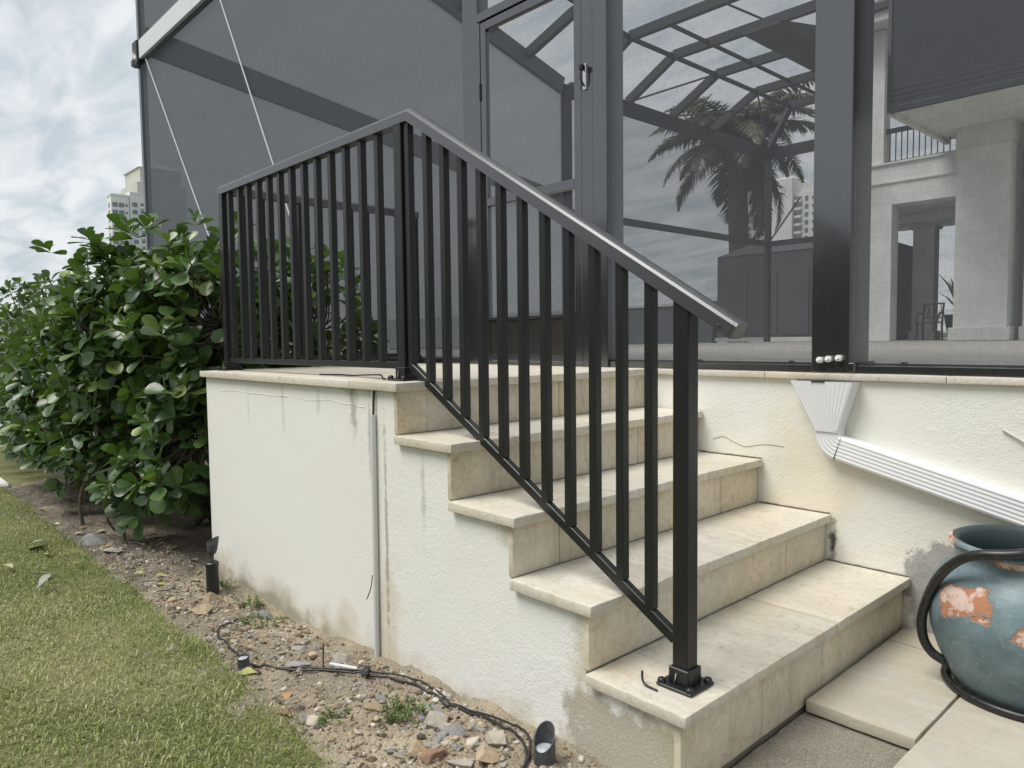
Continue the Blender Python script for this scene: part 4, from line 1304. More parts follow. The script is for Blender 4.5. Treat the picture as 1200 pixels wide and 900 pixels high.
shrub('broadleaf_shrub', (-2.85, 0.35, -1.06),
      [((-2.50, 0.38, 0.22), (0.60, 0.66, 0.70)), ((-3.10, 0.20, 0.18), (0.72, 0.66, 0.74)), ((-2.50, 0.16, -0.46), (0.78, 0.50, 0.54)), ((-2.62, 0.10, -0.62), (0.66, 0.40, 0.42)), ((-2.42, 1.0, 0.18), (0.44, 0.42, 0.60)), ((-3.62, 0.02, 0.15), (0.55, 0.58, 0.70))],
      760, 0.136, 'tall glossy broadleaf shrub pressing against the landing railing', 'shrub', G_, 3, avoid=in_stair,
      extra=[((-4.05, -0.28, 0.86), (-0.5, -0.3, 0.8)), ((-2.28, 0.0, 0.04), (0.5, -0.8, 0.25)), ((-2.16, -0.10, -0.12), (0.5, -0.8, 0.25)), ((-2.85, -0.28, -0.78), (0.1, -0.8, 0.5)), ((-2.60, -0.24, -0.80), (0.3, -0.8, 0.4)), ((-2.75, -0.28, -0.70), (0.2, -0.7, 0.6)), ((-2.3, 0.15, 0.90), (0.2, -0.3, 1)), ((-2.6, 0.0, 0.92), (0.1, -0.3, 1)), ((-3.1, -0.05, 0.92), (0.0, -0.3, 1)), ((-3.5, -0.15, 0.90), (-0.1, -0.3, 1)), ((-2.1, 0.35, 0.84), (0.2, -0.3, 1)), ((-2.05, 0.7, 0.74), (0.3, -0.2, 1)), ((-2.08, 1.0, 0.66), (0.3, -0.2, 1))])
shrub('broadleaf_shrub', (-4.15, 0.0, -1.05),
      [((-3.95, -0.05, -0.42), (0.66, 0.46, 0.62)), ((-4.50, -0.08, -0.25), (0.55, 0.44, 0.72)), ((-3.40, -0.02, -0.52), (0.55, 0.38, 0.48)), ((-4.95, -0.12, -0.40), (0.42, 0.40, 0.62))],
      640, 0.118, 'low dense shrub at the lawn edge in front of the tall shrub', 'shrub', G_, 5, avoid=in_stair)
shrub('broadleaf_shrub', (-6.0, 0.35, -1.05),
      [((-5.4, 0.25, 0.0), (0.70, 0.66, 0.84)), ((-6.4, 0.35, 0.05), (0.85, 0.70, 0.88)), ((-5.7, 0.05, -0.55), (0.9, 0.50, 0.50)), ((-7.0, -0.05, -0.4), (0.8, 0.45, 0.65))],
      520, 0.115, 'farther dark shrub at the left edge of the frame behind the others', 'shrub', G_, 8, avoid=lambda p: p.y > 1.4)
shrub('broadleaf_shrub', (-8.0, 0.45, -1.05),
      [((-7.6, 0.3, 0.05), (0.75, 0.70, 0.88)), ((-8.4, 0.3, 0.0), (0.65, 0.66, 0.90))],
      200, 0.12, 'farthest shrub of the hedge, only its top showing at the left edge', 'shrub', G_, 12, part_leaves=200, avoid=lambda p: p.y > 1.4)

# aerial roots / bare stems in front of the hedge
o = MB().tube(spline([(-3.30, -0.30, -1.05), (-3.29, -0.31, -0.90), (-3.20, -0.29, -0.74), (-3.02, -0.22, -0.66), (-2.9, -0.05, -0.60)], 6), [0.014 - 0.0003 * i for i in range(25)], 7).build('bare_stem', m_bark, smooth=60, org=(-3.3, -0.3, -1.06))
tag(o, 'bare curved brown stem rooted at the lawn edge below the hedge', 'stem')
o = MB().tube(spline([(-3.02, -0.18, -1.05), (-3.0, -0.22, -0.97), (-2.9, -0.20, -0.92), (-2.75, -0.12, -0.90), (-2.6, 0.0, -0.84)], 6), 0.007, 6).build('bare_stem', m_bark, smooth=60, org=(-3.0, -0.18, -1.06))
tag(o, 'thin arching root behind the bare curved stem', 'stem')
o = MB().tube(spline([(-2.72, -0.20, -1.07), (-2.73, -0.20, -0.96), (-2.70, -0.18, -0.82)], 5), 0.012, 6).build('bare_stem', m_bark, smooth=60, org=(-2.72, -0.2, -1.07))
tag(o, 'short dark stump stem under the lowest leaf cluster', 'stem')

# fallen leaves
def fallen(x, y, s, kind, label, rot=None, lift=0.008, tilt=None):
    on_lawn = y < lawn_edge(x)
    z = (-0.998 if on_lawn else soil_h(x, y)) + lift
    mt = Matrix.Translation((x, y, z)) @ Matrix.Rotation(random.uniform(0, 6.28) if rot is None else rot, 4, 'Z') @ Matrix.Rotation(random.uniform(-0.3, 0.3) if tilt is None else tilt, 4, 'X') @ Matrix.Rotation(random.uniform(-0.3, 0.3), 4, 'Y') @ Matrix.Diagonal((s, s, s, 1))
    me = leaf_meshes[random.randrange(4)].copy(); me.materials.clear(); me.materials.append(m_dead[kind])
    o = place('fallen_leaf', me, None, mt)
    tag(o, label, 'leaf', 'fallen leaves')
fallen(-0.33, -0.40, 0.066, 'yellow', 'yellow-green oval leaf beside the small buried light', 2.2)
fallen(-0.20, -0.32, 0.060, 'yellow', 'crumpled yellow-green leaf between cable and orange shard', 0.7)
fallen(0.02, -0.455, 0.05, 'brown', 'curled brown leaf resting at the lawn edge', 1.0)
fallen(-1.80, -0.82, 0.085, 'grey', 'grey-green upturned leaf on the lawn', 0.5, 0.012, 0.5)
fallen(-2.02, -0.70, 0.10, 'pale', 'long pale leaf lying flat on the lawn', 2.6)
fallen(-2.62, -0.62, 0.11, 'green', 'dark green folded leaf on the lawn near the hedge', 2.3, 0.02)
fallen(-2.72, -0.68, 0.09, 'grey', 'dry grey leaf next to the dark green leaf', 0.6, 0.02)
fallen(-2.45, -0.66, 0.08, 'pale', 'pale leaf just right of the dark green leaf', 1.3)
fallen(-2.28, -0.84, 0.08, 'pale', 'pale straw leaf at the left edge of the lawn', 1.9)
fallen(-2.15, -0.60, 0.05, 'yellow', 'small yellow leaf in the middle of the lawn', 0.3)
fallen(-1.62, -0.50, 0.06, 'pale', 'pale leaf at the lawn edge opposite the spotlight', 0.9)
fallen(-1.85, -0.22, 0.085, 'yellow', 'yellow leaf on the dark soil behind the spotlight', 2.4)
fallen(-1.66, -0.30, 0.075, 'yellow', 'yellow leaf on the soil nearer the lawn', 1.9)
fallen(-1.45, -0.36, 0.10, 'grey', 'large grey-green leaf flat on the sandy soil', 1.2)
fallen(-2.35, -0.05, 0.08, 'yellow', 'yellow leaf under the hedge close to the wall', 1.0)
fallen(-2.70, -0.10, 0.09, 'pale', 'pale upturned leaf under the lowest leaf cluster', 0.3, 0.02)
fallen(-2.95, -0.42, 0.08, 'pale', 'pale leaf along the far lawn edge', 0.7)
fallen(-3.35, -0.42, 0.07, 'pale', 'pale leaf at the lawn edge beneath the low shrub', 2.0)
fallen(-3.75, -0.47, 0.07, 'pale', 'pale leaf farthest along the lawn edge', 1.2)
rs = random.Random(5)
for k in range(26):
    x, y = rs.uniform(-3.4, -1.3), rs.uniform(-0.40, 0.0)
    kd = rs.choice(['grey', 'brown', 'pale', 'grey'])
    wh = 'by the black spotlight' if x > -1.8 else 'under the tall shrub' if y > -0.2 else 'along the lawn edge below the hedge'
    fallen(x, y, rs.uniform(0.03, 0.065), kd, 'small %s leaf scrap %s' % (kd, wh))

rs = random.Random(77)
for k in range(16):
    x, y = rs.uniform(-3.2, -0.3), rs.uniform(-0.40, -0.02)
    a = rs.uniform(0, 3.14); L = rs.uniform(0.05, 0.14)
    p0 = Vector((x, y, soil_h(x, y) + 0.006)); p1 = Vector((x + L * math.cos(a), min(-0.02, y + L * math.sin(a) * 0.6), 0)); p1.z = soil_h(p1.x, p1.y) + 0.008
    pm = p0.lerp(p1, 0.5) + Vector((rs.gauss(0, .008), rs.gauss(0, .008), 0.008))
    o = MB().tube(spline([p0, pm, p1], 4), [0.003, 0.003, 0.0028, 0.0026, 0.0024, 0.0022, 0.002, 0.0018, 0.0015], 5).build('twig', m_bark, org=p0)
    tag(o, 'thin dry twig on the dirt %s' % ('under the hedge' if x < -1.9 else 'near the black spotlight' if x < -1.0 else 'along the wall by the cable'), 'twig', 'dry twigs on the dirt')

# weeds
def weed(x, y, n, spread, h, label):
    t = thing('weed', (x, y, soil_h(x, y)), label, 'weed', 'weeds in the dirt bed')
    rr = random.Random(int(x * 1000))
    b = MB(); tone = []
    st_ = MB()
    for k in range(n):
        a = rr.uniform(0, 6.28); r = spread * math.sqrt(rr.random())
        q = Vector((x + r * math.cos(a), y + r * math.sin(a), 0)); q.z = soil_h(q.x, q.y)
        hh = h * rr.uniform(0.3, 1.0)
        tip = q + Vector((rr.gauss(0, .01), rr.gauss(0, .01), hh))
        st_.tube([q, q.lerp(tip, 0.5) + Vector((rr.gauss(0, .003), 0, 0)), tip], 0.0008, 4, False)
        for j in range(5):
            d = Vector((rr.gauss(0, 1), rr.gauss(0, 1), rr.uniform(0.0, 0.9)))
            s = rr.uniform(0.007, 0.014)
            mt = frame(d, Vector((0, 0, 1))).to_4x4() @ Matrix.Diagonal((s, s, s, 1)); mt.translation = q.lerp(tip, rr.uniform(0.4, 1))
            vs, fs = LEAVES[rr.randrange(4)]
            o = len(b.v); b.v += [tuple(mt @ Vector(v)) for v in vs]; b.f += [tuple(i + o for i in f) for f in fs]
            tone += [rr.random()] * len(vs)
    b.tone = tone
    lo = b.build('leaves', m_weed, t); lo['kind'] = 'stuff'
    st_.build('stems', m_weed, t)
weed(0.290, -0.190, 60, 0.075, 0.035, 'low green weed clump among the rubble')
weed(-1.16, -0.075, 34, 0.055, 0.055, 'bright green weed tuft by the wall behind the spotlight')
weed(-0.93, -0.12, 44, 0.10, 0.022, 'mossy low weed patch at the foot of the wall')
weed(0.16, -0.37, 26, 0.05, 0.022, 'small weed sprig near the lawn edge')
weed(-1.52, -0.06, 26, 0.05, 0.05, 'little weed left of the spotlight by the wall corner')

# unseen hedge added behind the camera as a dark reflection for the metalwork
b = MB(); nh, mh = 120, 26
for j in range(mh):
    for i in range(nh):
        x = -18 + 30 * i / (nh - 1); t = j / (mh - 1)
        prof_ = [(-9.6, -1.12), (-9.3, 0.4), (-9.4, 1.4), (-9.9, 1.8), (-10.7, 1.9), (-11.2, 1.4), (-11.3, -1.12)]
        k = t * 6; a = min(5, int(k)); fr = k - a
        y = prof_[a][0] * (1 - fr) + prof_[a + 1][0] * fr; z = prof_[a][1] * (1 - fr) + prof_[a + 1][1] * fr
        dv = noise.noise_vector(Vector((x, y, z)) * 1.1) * 0.35 + noise.noise_vector(Vector((x, y, z)) * 3.7) * 0.22
        b.v.append((x + dv.x, y + dv.y, max(-1.12, z + dv.z)))
b.f = [(j * nh + i, j * nh + i + 1, (j + 1) * nh + i + 1, (j + 1) * nh + i) for j in range(mh - 1) for i in range(nh - 1)]
M = Mat('reflection_hedge_foliage', (0.035, 0.055, 0.025), 0.8, 0, 0.2)
M.color(M.ramp(M.noise(9, 5, 0.7), 0.35, 0.65, (0.012, 0.02, 0.009), (0.06, 0.09, 0.035))); M.bump(M.noise(14, 4), 0.8, 0.1)
tag(b.build('reflection_hedge', M.m, org=(-3, -10.4, -1.12)), 'unseen dark hedge behind the camera, added for reflections in the metalwork', 'hedge')

# ------------------------------------------------------------------ screen enclosure
YS = 1.53
XE = -7.78
enc = thing('pool_enclosure', (-3.0, YS, 0.0), 'dark bronze screened pool enclosure standing on the retaining wall', 'screen enclosure')
F = m_frame
# front posts (x0,x1,ydepth)
def fpost(x0, x1, y0, y1, z1=7.0): return box('post', F, enc, x0, x1, y0, y1, 0.0005, z1, 0.004, 2)
fpost(XE - 0.02, XE + 0.05, 1.50, 1.58, 7.4)
fpost(-1.440, -1.300, 1.505, 1.60)
box('jamb', F, enc, -1.298, -1.272, 1.500, 1.560, 0.0005, 2.062, 0.002)
box('jamb', F, enc, -0.452, -0.372, 1.500, 1.570, 0.0005, 7.0, 0.003)
fpost(-0.368, -0.273, 1.492, 1.628)
fpost(0.808, 0.961, 1.495, 1.690)
fpost(3.40, 3.55, 1.495, 1.690)
# sills
for a, c_ in ((XE + 0.051, -1.441), (-0.272, 0.807), (0.962, 3.399)):
    box('sill_rail', F, enc, a, c_, 1.505, 1.560, 0.0005, 0.032, 0.002)
    box('sill_lip', F, enc, a, c_, 1.548, 1.556, 0.0325, 0.040)
box('threshold', F, enc, -1.271, -0.453, 1.500, 1.575, 0.0005, 0.022, 0.002)
for x in (-0.02, 0.70, 0.25, 1.15, 1.55, 2.2, 2.9):
    box('sill_clip', m_black, enc, x - 0.012, x + 0.012, 1.540, 1.547, 0.0325, 0.047, 0.002)
# header over the door
box('header', F, enc, -1.298, -0.453, 1.500, 1.575, 2.064, 2.118, 0.003)
# upper beams along the front wall
box('beam', F, enc, XE + 0.051, -1.441, 1.508, 1.57, 3.86, 3.91, 0.003)
# pale fascia / gutter in lengths
xg = [XE + 0.16, -5.83, -3.6, -1.445]
for a, c_ in zip(xg[:-1], xg[1:]):
    box('fascia', m_gutter, enc, a + 0.0015, c_ - 0.0015, 1.462, 1.504, 3.625, 3.842, 0.004)
box('fascia_return', m_frame, enc, XE + 0.05, xg[-1], 1.505, 1.535, 3.60, 3.858)
bk = MB(); bk.box(XE - 0.03, XE + 0.14, 1.44, 1.50, 3.56, 3.86, 0.01); bk.box(XE - 0.06, XE + 0.05, 1.43, 1.52, 3.58, 3.66, 0.01); bk.build('corner_bracket', m_black, enc)
MB().tube([(XE - 0.02, 1.435, 3.74), (XE + 0.09, 1.43, 3.66), (XE + 0.16, 1.43, 3.60)], 0.022, 6).build('turnbuckle', m_steel, enc)
for a, c_ in (((-7.455, 3.583), (-4.71, 0.03)), ((-5.62, 4.30), (-3.10, 0.03))):
    MB().tube([(a[0], 1.49, a[1]), (c_[0], 1.495, c_[1])], 0.007, 6).build('brace_cable', m_gutter, enc, smooth=60)
# screen panels of the front wall
def panel(name, mat, parent, pts):
    b = MB(); b.add(pts, [tuple(range(len(pts)))]); return b.build(name, mat, parent)
def front(x0, x1, z0, z1, y=1.532, mat=m_screen): return panel('screen_panel', mat, enc, [(x0, y, z0), (x1, y, z0), (x1, y, z1), (x0, y, z1)])
front(XE + 0.051, -1.441, 0.033, 3.599, mat=m_screen_dense); front(XE + 0.051, -1.441, 3.911, 7.2, mat=m_screen_dense)
front(-0.272, 0.807, 0.033, 7.0); front(0.962, 3.399, 0.033, 7.0)
front(-1.298, -0.453, 2.119, 7.0)
# door
door = MB().box(-1.268, -1.222, 1.503, 1.538, 0.026, 2.056, 0.003).build('door', F, enc)
box('stile', F, door, -0.508, -0.456, 1.503, 1.538, 0.026, 2.056, 0.003)
box('rail', F, door, -1.2215, -0.5085, 1.503, 1.538, 2.004, 2.056, 0.003)
box('rail', F, door, -1.2215, -0.5085, 1.503, 1.538, 0.958, 1.010, 0.003)
box('rail', F, door, -1.2215, -0.5085, 1.503, 1.538, 0.272, 0.285, 0.002)
box('rail', F, door, -1.2215, -0.5085, 1.503, 1.538, 0.026, 0.060, 0.002)
box('kick_plate', m_kick, door, -1.2215, -0.5085, 1.512, 1.530, 0.0605, 0.2715)
for z0, z1 in ((0.2855, 0.9575), (1.0105, 2.0035)):
    panel('door_screen', m_screen, door, [(-1.2215, 1.522, z0), (-0.5085, 1.522, z0), (-0.5085, 1.522, z1), (-1.2215, 1.522, z1)])
for z in (1.60, 0.30, 1.0):
    MB().tube([(-1.270, 1.499, z), (-1.270, 1.499, z + 0.10)], 0.0065, 8).build('hinge', m_black, door)
hd_ = MB().box(-0.434, -0.412, 1.490, 1.5025, 1.45, 1.585, 0.003).build('handle_plate', m_steel, door)
hm = MB(); hm.box(-0.432, -0.410, 1.455, 1.486, 1.545, 1.575, 0.004); hm.tube(spline([(-0.421, 1.488, 1.565), (-0.423, 1.470, 1.55), (-0.424, 1.468, 1.50), (-0.421, 1.486, 1.468)], 6), 0.0055, 8); hm.build('handle', m_black, door, smooth=40)
# bolts on the right post foot
for x, z in ((0.850, 0.052), (0.885, 0.056), (0.926, 0.060)):
    MB().tube([(x, 1.4945, z), (x, 1.474, z + 0.002)], [0.0125, 0.0125], 14).build('bolt_cap', m_bolt, enc, smooth=40)
    MB().lathe([(0.0075, 0), (0.004, 0.004)], (x, 1.474, z), 10).build('bolt_tip', m_steel, enc)
for x, z in ((0.836, 0.021), (0.868, 0.021), (0.903, 0.018), (0.937, 0.016)):
    MB().tube([(x, 1.4945, z), (x, 1.489, z)], 0.005, 8).build('screw', m_black, enc)
box('post_foot', m_frame, enc, 0.955, 0.985, 1.495, 1.70, 0.0005, 0.045, 0.006)

# left end wall (plane x = XE), dense privacy mesh in the front bays
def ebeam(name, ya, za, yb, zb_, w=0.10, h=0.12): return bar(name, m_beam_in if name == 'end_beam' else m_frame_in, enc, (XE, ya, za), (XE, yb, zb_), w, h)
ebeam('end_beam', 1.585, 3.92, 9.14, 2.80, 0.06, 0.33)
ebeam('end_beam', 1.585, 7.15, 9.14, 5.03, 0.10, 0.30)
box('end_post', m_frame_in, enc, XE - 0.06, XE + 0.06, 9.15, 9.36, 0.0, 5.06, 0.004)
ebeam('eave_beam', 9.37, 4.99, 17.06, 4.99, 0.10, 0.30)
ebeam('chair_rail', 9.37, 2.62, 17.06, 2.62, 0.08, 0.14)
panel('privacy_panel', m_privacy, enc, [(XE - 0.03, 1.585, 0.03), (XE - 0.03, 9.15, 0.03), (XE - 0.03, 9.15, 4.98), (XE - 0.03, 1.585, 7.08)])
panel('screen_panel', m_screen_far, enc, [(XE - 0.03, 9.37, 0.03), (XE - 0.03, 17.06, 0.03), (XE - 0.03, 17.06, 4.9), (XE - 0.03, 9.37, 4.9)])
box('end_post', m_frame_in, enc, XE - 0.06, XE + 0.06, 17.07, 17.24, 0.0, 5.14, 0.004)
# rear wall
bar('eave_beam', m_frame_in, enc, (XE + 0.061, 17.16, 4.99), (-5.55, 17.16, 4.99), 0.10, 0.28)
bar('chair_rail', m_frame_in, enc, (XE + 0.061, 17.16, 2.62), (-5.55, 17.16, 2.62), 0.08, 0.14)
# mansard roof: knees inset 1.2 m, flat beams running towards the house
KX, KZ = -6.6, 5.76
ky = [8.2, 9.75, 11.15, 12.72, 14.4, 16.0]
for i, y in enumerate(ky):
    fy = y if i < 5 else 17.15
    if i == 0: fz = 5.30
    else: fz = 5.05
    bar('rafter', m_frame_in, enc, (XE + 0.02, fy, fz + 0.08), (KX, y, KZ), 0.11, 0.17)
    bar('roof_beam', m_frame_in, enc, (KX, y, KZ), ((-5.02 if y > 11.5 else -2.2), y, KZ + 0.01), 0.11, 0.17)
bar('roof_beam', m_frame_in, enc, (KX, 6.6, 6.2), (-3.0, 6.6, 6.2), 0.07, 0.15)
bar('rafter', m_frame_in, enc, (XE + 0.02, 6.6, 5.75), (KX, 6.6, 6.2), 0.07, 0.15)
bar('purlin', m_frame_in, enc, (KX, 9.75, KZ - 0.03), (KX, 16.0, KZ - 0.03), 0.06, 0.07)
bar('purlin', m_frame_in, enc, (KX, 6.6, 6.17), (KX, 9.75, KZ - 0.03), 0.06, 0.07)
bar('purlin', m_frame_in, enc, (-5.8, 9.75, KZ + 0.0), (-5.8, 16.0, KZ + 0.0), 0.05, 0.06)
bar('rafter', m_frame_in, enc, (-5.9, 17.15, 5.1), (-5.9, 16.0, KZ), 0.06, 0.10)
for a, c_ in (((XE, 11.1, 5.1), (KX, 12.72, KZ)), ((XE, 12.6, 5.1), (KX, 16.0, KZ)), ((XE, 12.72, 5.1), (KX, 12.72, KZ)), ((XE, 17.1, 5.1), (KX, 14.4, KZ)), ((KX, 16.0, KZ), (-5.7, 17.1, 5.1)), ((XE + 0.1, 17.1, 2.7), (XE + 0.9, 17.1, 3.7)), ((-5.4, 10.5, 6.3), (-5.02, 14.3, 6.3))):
    MB().tube([a, c_], 0.022, 5).build('roof_cable', m_frame_in, enc)

# ------------------------------------------------------------------ house seen through the right panel
HY = 18.0
house = thing('house', (-2.0, HY, 0.0), 'white two-storey house with columns and upper balcony behind the screen', 'house')
H = m_house
def hb_(name, mat, x0, x1, y0, y1, z0, z1, bev=0.0, par=None): return box(name, mat, par or house, x0, x1, y0, y1, z0, z1, bev)
hb_('wall', H, -5.49, -4.95, HY, HY + 0.45, 0.0, 3.37)
hb_('beam', H, -5.49, -3.421, HY + 0.002, HY + 0.45, 3.372, 4.36)
hb_('cornice', m_house_trim, -5.53, -3.421, HY - 0.035, HY, 3.90, 3.935)
hb_('balcony_ledge', m_house_trim, -5.53, -3.421, HY - 0.05, HY + 0.5, 4.362, 4.41)
pr_ = hb_('pier', H, -3.42, -2.36, HY - 0.40, HY + 0.5, 0.30, 4.34)
hb_('plinth', m_house_trim, -3.50, -2.28, HY - 0.48, HY + 0.5, 0.0, 0.298, 0.01, pr_)
hb_('frieze', m_house_trim, -3.44, -2.34, HY - 0.42, HY + 0.5, 4.345, 4.80, 0.0)
hb_('wall', H, -2.15, 9.0, HY + 0.3, HY + 0.6, 0.0, 4.40)
hb_('pilaster', H, -2.13, -1.2, HY - 0.1, HY + 0.298, 0.0, 4.40)
hb_('plinth', m_house_trim, -2.18, -1.15, HY - 0.17, HY - 0.102, 0.0, 0.30)
hb_('wall', H, -3.44, 9.0, HY + 0.501, HY + 0.8, 4.81, 9.0)
hb_('wall', m_house_in, -2.359, -2.151, HY + 0.9, HY + 1.0, 0.0, 4.4)
# recessed loggia
hb_('loggia_wall', m_house_in, -4.6, -2.4, 23.0, 23.2, 0.0, 3.36)
hb_('loggia_ceiling', m_house_trim, -6.6, -2.4, HY + 0.46, 23.2, 3.365, 3.60)
hb_('ceiling_beam', m_house_trim, -6.6, -2.4, 20.0, 20.3, 3.14, 3.363)
hb_('ceiling_beam', m_house_trim, -4.0, -3.7, 20.31, 22.99, 3.14, 3.363)
hb_('loggia_side', m_house_in, -2.60, -2.40, HY + 0.51, 22.99, 0.0, 3.363)
cl = hb_('column', H, -5.40, -4.86, 20.8, 21.2, 0.25, 3.05)
hb_('plinth', m_house_trim, -5.46, -4.80, 20.74, 21.26, 0.0, 0.249, 0, cl)
hb_('capital', m_house_trim, -5.46, -4.80, 20.74, 21.26, 3.051, 3.139, 0, cl)
hb_('inner_pillar', m_house_trim, -4.70, -4.15, 22.2, 22.6, 0.0, 3.13)
hb_('door', m_glass_dark, -6.5, -5.75, 22.3, 22.36, 0.0, 2.75)
hb_('door', m_glass_dark, -4.1, -3.2, 22.94, 22.995, 0.0, 2.6)
# balcony: pillar, roof, railing
hb_('balcony_pillar', H, -5.49, -5.19, HY + 0.05, HY + 0.45, 4.412, 7.70)
hb_('balcony_floor', m_house_in, -5.49, 9.0, HY + 0.81, 25, 4.20, 4.38)
rf = MB().box(-6.1, 9.5, HY - 0.6, 26, 7.95, 8.10, 0.01)
rf.add([(-6.1, HY - 0.6, 8.10), (9.5, HY - 0.6, 8.10), (9.5, 26, 8.10), (-6.1, 26, 8.10), (-2.0, 21.5, 10.2), (6.0, 21.5, 10.2)], [(0, 1, 5, 4), (1, 2, 5), (2, 3, 4, 5), (3, 0, 4)])
rf.build('roof', m_roof, house)
hb_('soffit', m_house_trim, -6.0, 9.4, HY - 0.5, 25.9, 7.72, 7.945)
brl = hb_('balcony_rail', m_iron, -5.19, -3.45, HY + 0.20, HY + 0.25, 5.16, 5.28)
for k in range(13):
    x = -5.10 + 0.135 * k
    hb_('baluster', m_iron, x - 0.011, x + 0.011, HY + 0.214, HY + 0.236, 4.412, 5.159, 0, brl)
hb_('bottom_bar', m_iron, -5.19, -3.45, HY + 0.21, HY + 0.24, 4.44, 4.48, 0, brl)
b2 = hb_('balcony_rail', m_iron, -6.0, -2.5, 24.6, 24.65, 5.24, 5.34)
for k in range(24):
    hb_('baluster', m_iron, -5.95 + 0.145 * k, -5.93 + 0.145 * k, 24.61, 24.64, 4.385, 5.239, 0, b2)
hb_('upper_wall', m_house_in, -4.0, 9.0, 22.0, 22.3, 4.385, 7.71)
# overhanging upper porch with a dark roll-down screen
hb_('porch_soffit', m_house_trim, -3.85, 8.0, 15.06, HY + 0.5, 4.805, 4.90)
hb_('soffit_edge', m_house_trim, -3.93, -3.851, 15.06, HY + 0.5, 4.70, 4.98)
rsn = hb_('roll_screen', m_rollscreen, -3.90, 8.0, 15.0, 15.03, 4.90, 9.2)
hb_('bottom_bar', m_rollscreen, -3.92, 8.0, 14.975, 15.055, 4.76, 4.885, 0.01, rsn)
hb_('track', m_frame, -3.97, -3.901, 14.96, 15.055, 4.76, 9.2, 0, rsn)
for x in (-0.9, 1.9):
    hb_('seam', m_frame, x, x + 0.04, 14.992, 14.999, 4.89, 9.2, 0, rsn)
for dz in (0.10, 0.2, 0.32):
    hb_('fold', m_frame, -3.90, 8.0, 14.990, 14.999, 4.90 + dz, 4.912 + dz, 0, rsn)
# eave wedge along the left side of the house where the roof beams land
ew = MB(); ew.prism([(11.0, 5.62), (14.35, 5.62), (14.35, 6.36), (11.0, 5.68)], 'x', -5.0, -4.3)
ew.build('eave', m_roof, house)
hb_('eave_support', H, -4.98, -4.7, 14.10, 14.34, 0.0, 5.62) if False else None

# chair and potted plant in the loggia
ch = thing('garden_chair', (-4.25, 18.65, 0.0), 'black wrought-iron chair in the loggia of the white house', 'chair')
cx, cy = -4.25, 18.65
for sx_ in (-0.22, 0.22):
    MB().tube(spline([(cx + sx_, cy - 0.22, 0.0), (cx + sx_, cy - 0.20, 0.25), (cx + sx_, cy - 0.2, 0.44)], 3), 0.022, 6).build('leg', m_iron, ch)
    MB().tube(spline([(cx + sx_, cy + 0.26, 0.0), (cx + sx_, cy + 0.22, 0.25), (cx + sx_, cy + 0.22, 0.45), (cx + sx_, cy + 0.32, 0.92)], 3), 0.024, 6).build('leg', m_iron, ch)
    MB().tube(spline([(cx + sx_ * 1.1, cy + 0.26, 0.66), (cx + sx_ * 1.15, cy - 0.1, 0.67), (cx + sx_ * 1.1, cy - 0.2, 0.44)], 3), 0.02, 6).build('armrest', m_iron, ch)
MB().box(cx - 0.24, cx + 0.24, cy - 0.24, cy + 0.24, 0.43, 0.46, 0.01).build('seat', m_iron, ch)
bb = MB()
bb.tube([(cx - 0.23, cy + 0.32, 0.92), (cx + 0.23, cy + 0.32, 0.92)], 0.022, 6)
bb.tube([(cx - 0.22, cy + 0.24, 0.56), (cx + 0.22, cy + 0.24, 0.56)], 0.016, 6)
for k in range(5):
    x = cx - 0.15 + 0.075 * k
    bb.tube([(x, cy + 0.24, 0.56), (x + 0.03 * (-1) ** k, cy + 0.28, 0.74), (x, cy + 0.32, 0.92)], 0.012, 5)
bb.build('backrest', m_iron, ch)
pp = thing('potted_plant', (-3.72, 18.95, 0.0), 'dark planter with a tall spiky plant beside the iron chair', 'plant')
MB().lathe([(0.16, 0), (0.2, 0.1), (0.27, 0.5), (0.29, 0.62), (0.27, 0.63)], (-3.72, 18.95, 0.0), 20).build('planter', m_iron, pp, smooth=40)
rr = random.Random(4)
for k in range(16):
    a = rr.uniform(0, 6.28); le = rr.uniform(0.7, 1.5); sp_ = rr.uniform(0.15, 0.6)
    q = Vector((-3.72, 18.95, 0.6)); d = Vector((math.cos(a), math.sin(a), 0))
    pts = [q + d * sp_ * t * t + Vector((0, 0, le * t * (1 - 0.15 * t))) for t in (0, 0.33, 0.66, 1)]
    s = d.cross(Vector((0, 0, 1)))
    b = MB()
    for i, p in enumerate(pts):
        w = (0.05, 0.075, 0.055, 0.004)[i]
        b.v += [tuple(p - s * w), tuple(p + s * w)]
    b.f = [(2 * i, 2 * i + 1, 2 * i + 3, 2 * i + 2) for i in range(3)]
    b.build('leaf', m_palm, pp)

# ------------------------------------------------------------------ garden beyond: low stone wall, cabana, palm
gw = thing('garden_wall', (-16, 19.6, 0), 'low dark stone wall with pale coping far behind the screen door', 'wall')
MB().box(-30, -11.0, 19.6, 19.9, -1.6, 1.20).build('stone_face', m_darkstone, gw)
MB().box(-30, -10.97, 19.54, 19.96, 1.202, 1.32, 0.01).build('coping', m_coping, gw)
cbn = thing('cabana', (-8.6, 20.5, 0), 'dark hip-roofed cabana behind the palm trunk', 'cabana')
MB().box(-10.7, -5.7, 19.4, 22.5, 0.12, 2.66).build('wall', m_cabana, cbn)
rb = MB(); rb.add([(-10.72, 19.38, 2.661), (-5.68, 19.38, 2.661), (-5.68, 22.52, 2.661), (-10.72, 22.52, 2.661), (-9.9, 20.2, 3.10), (-6.6, 20.2, 3.10)], [(0, 1, 5, 4), (1, 2, 5), (2, 3, 4, 5), (3, 0, 4), (0, 3, 2, 1)])
rb.build('roof', m_cabana, cbn)
MB().box(-10.75, -5.65, 19.34, 19.399, 0.0, 0.12).build('plinth', m_coping, cbn)
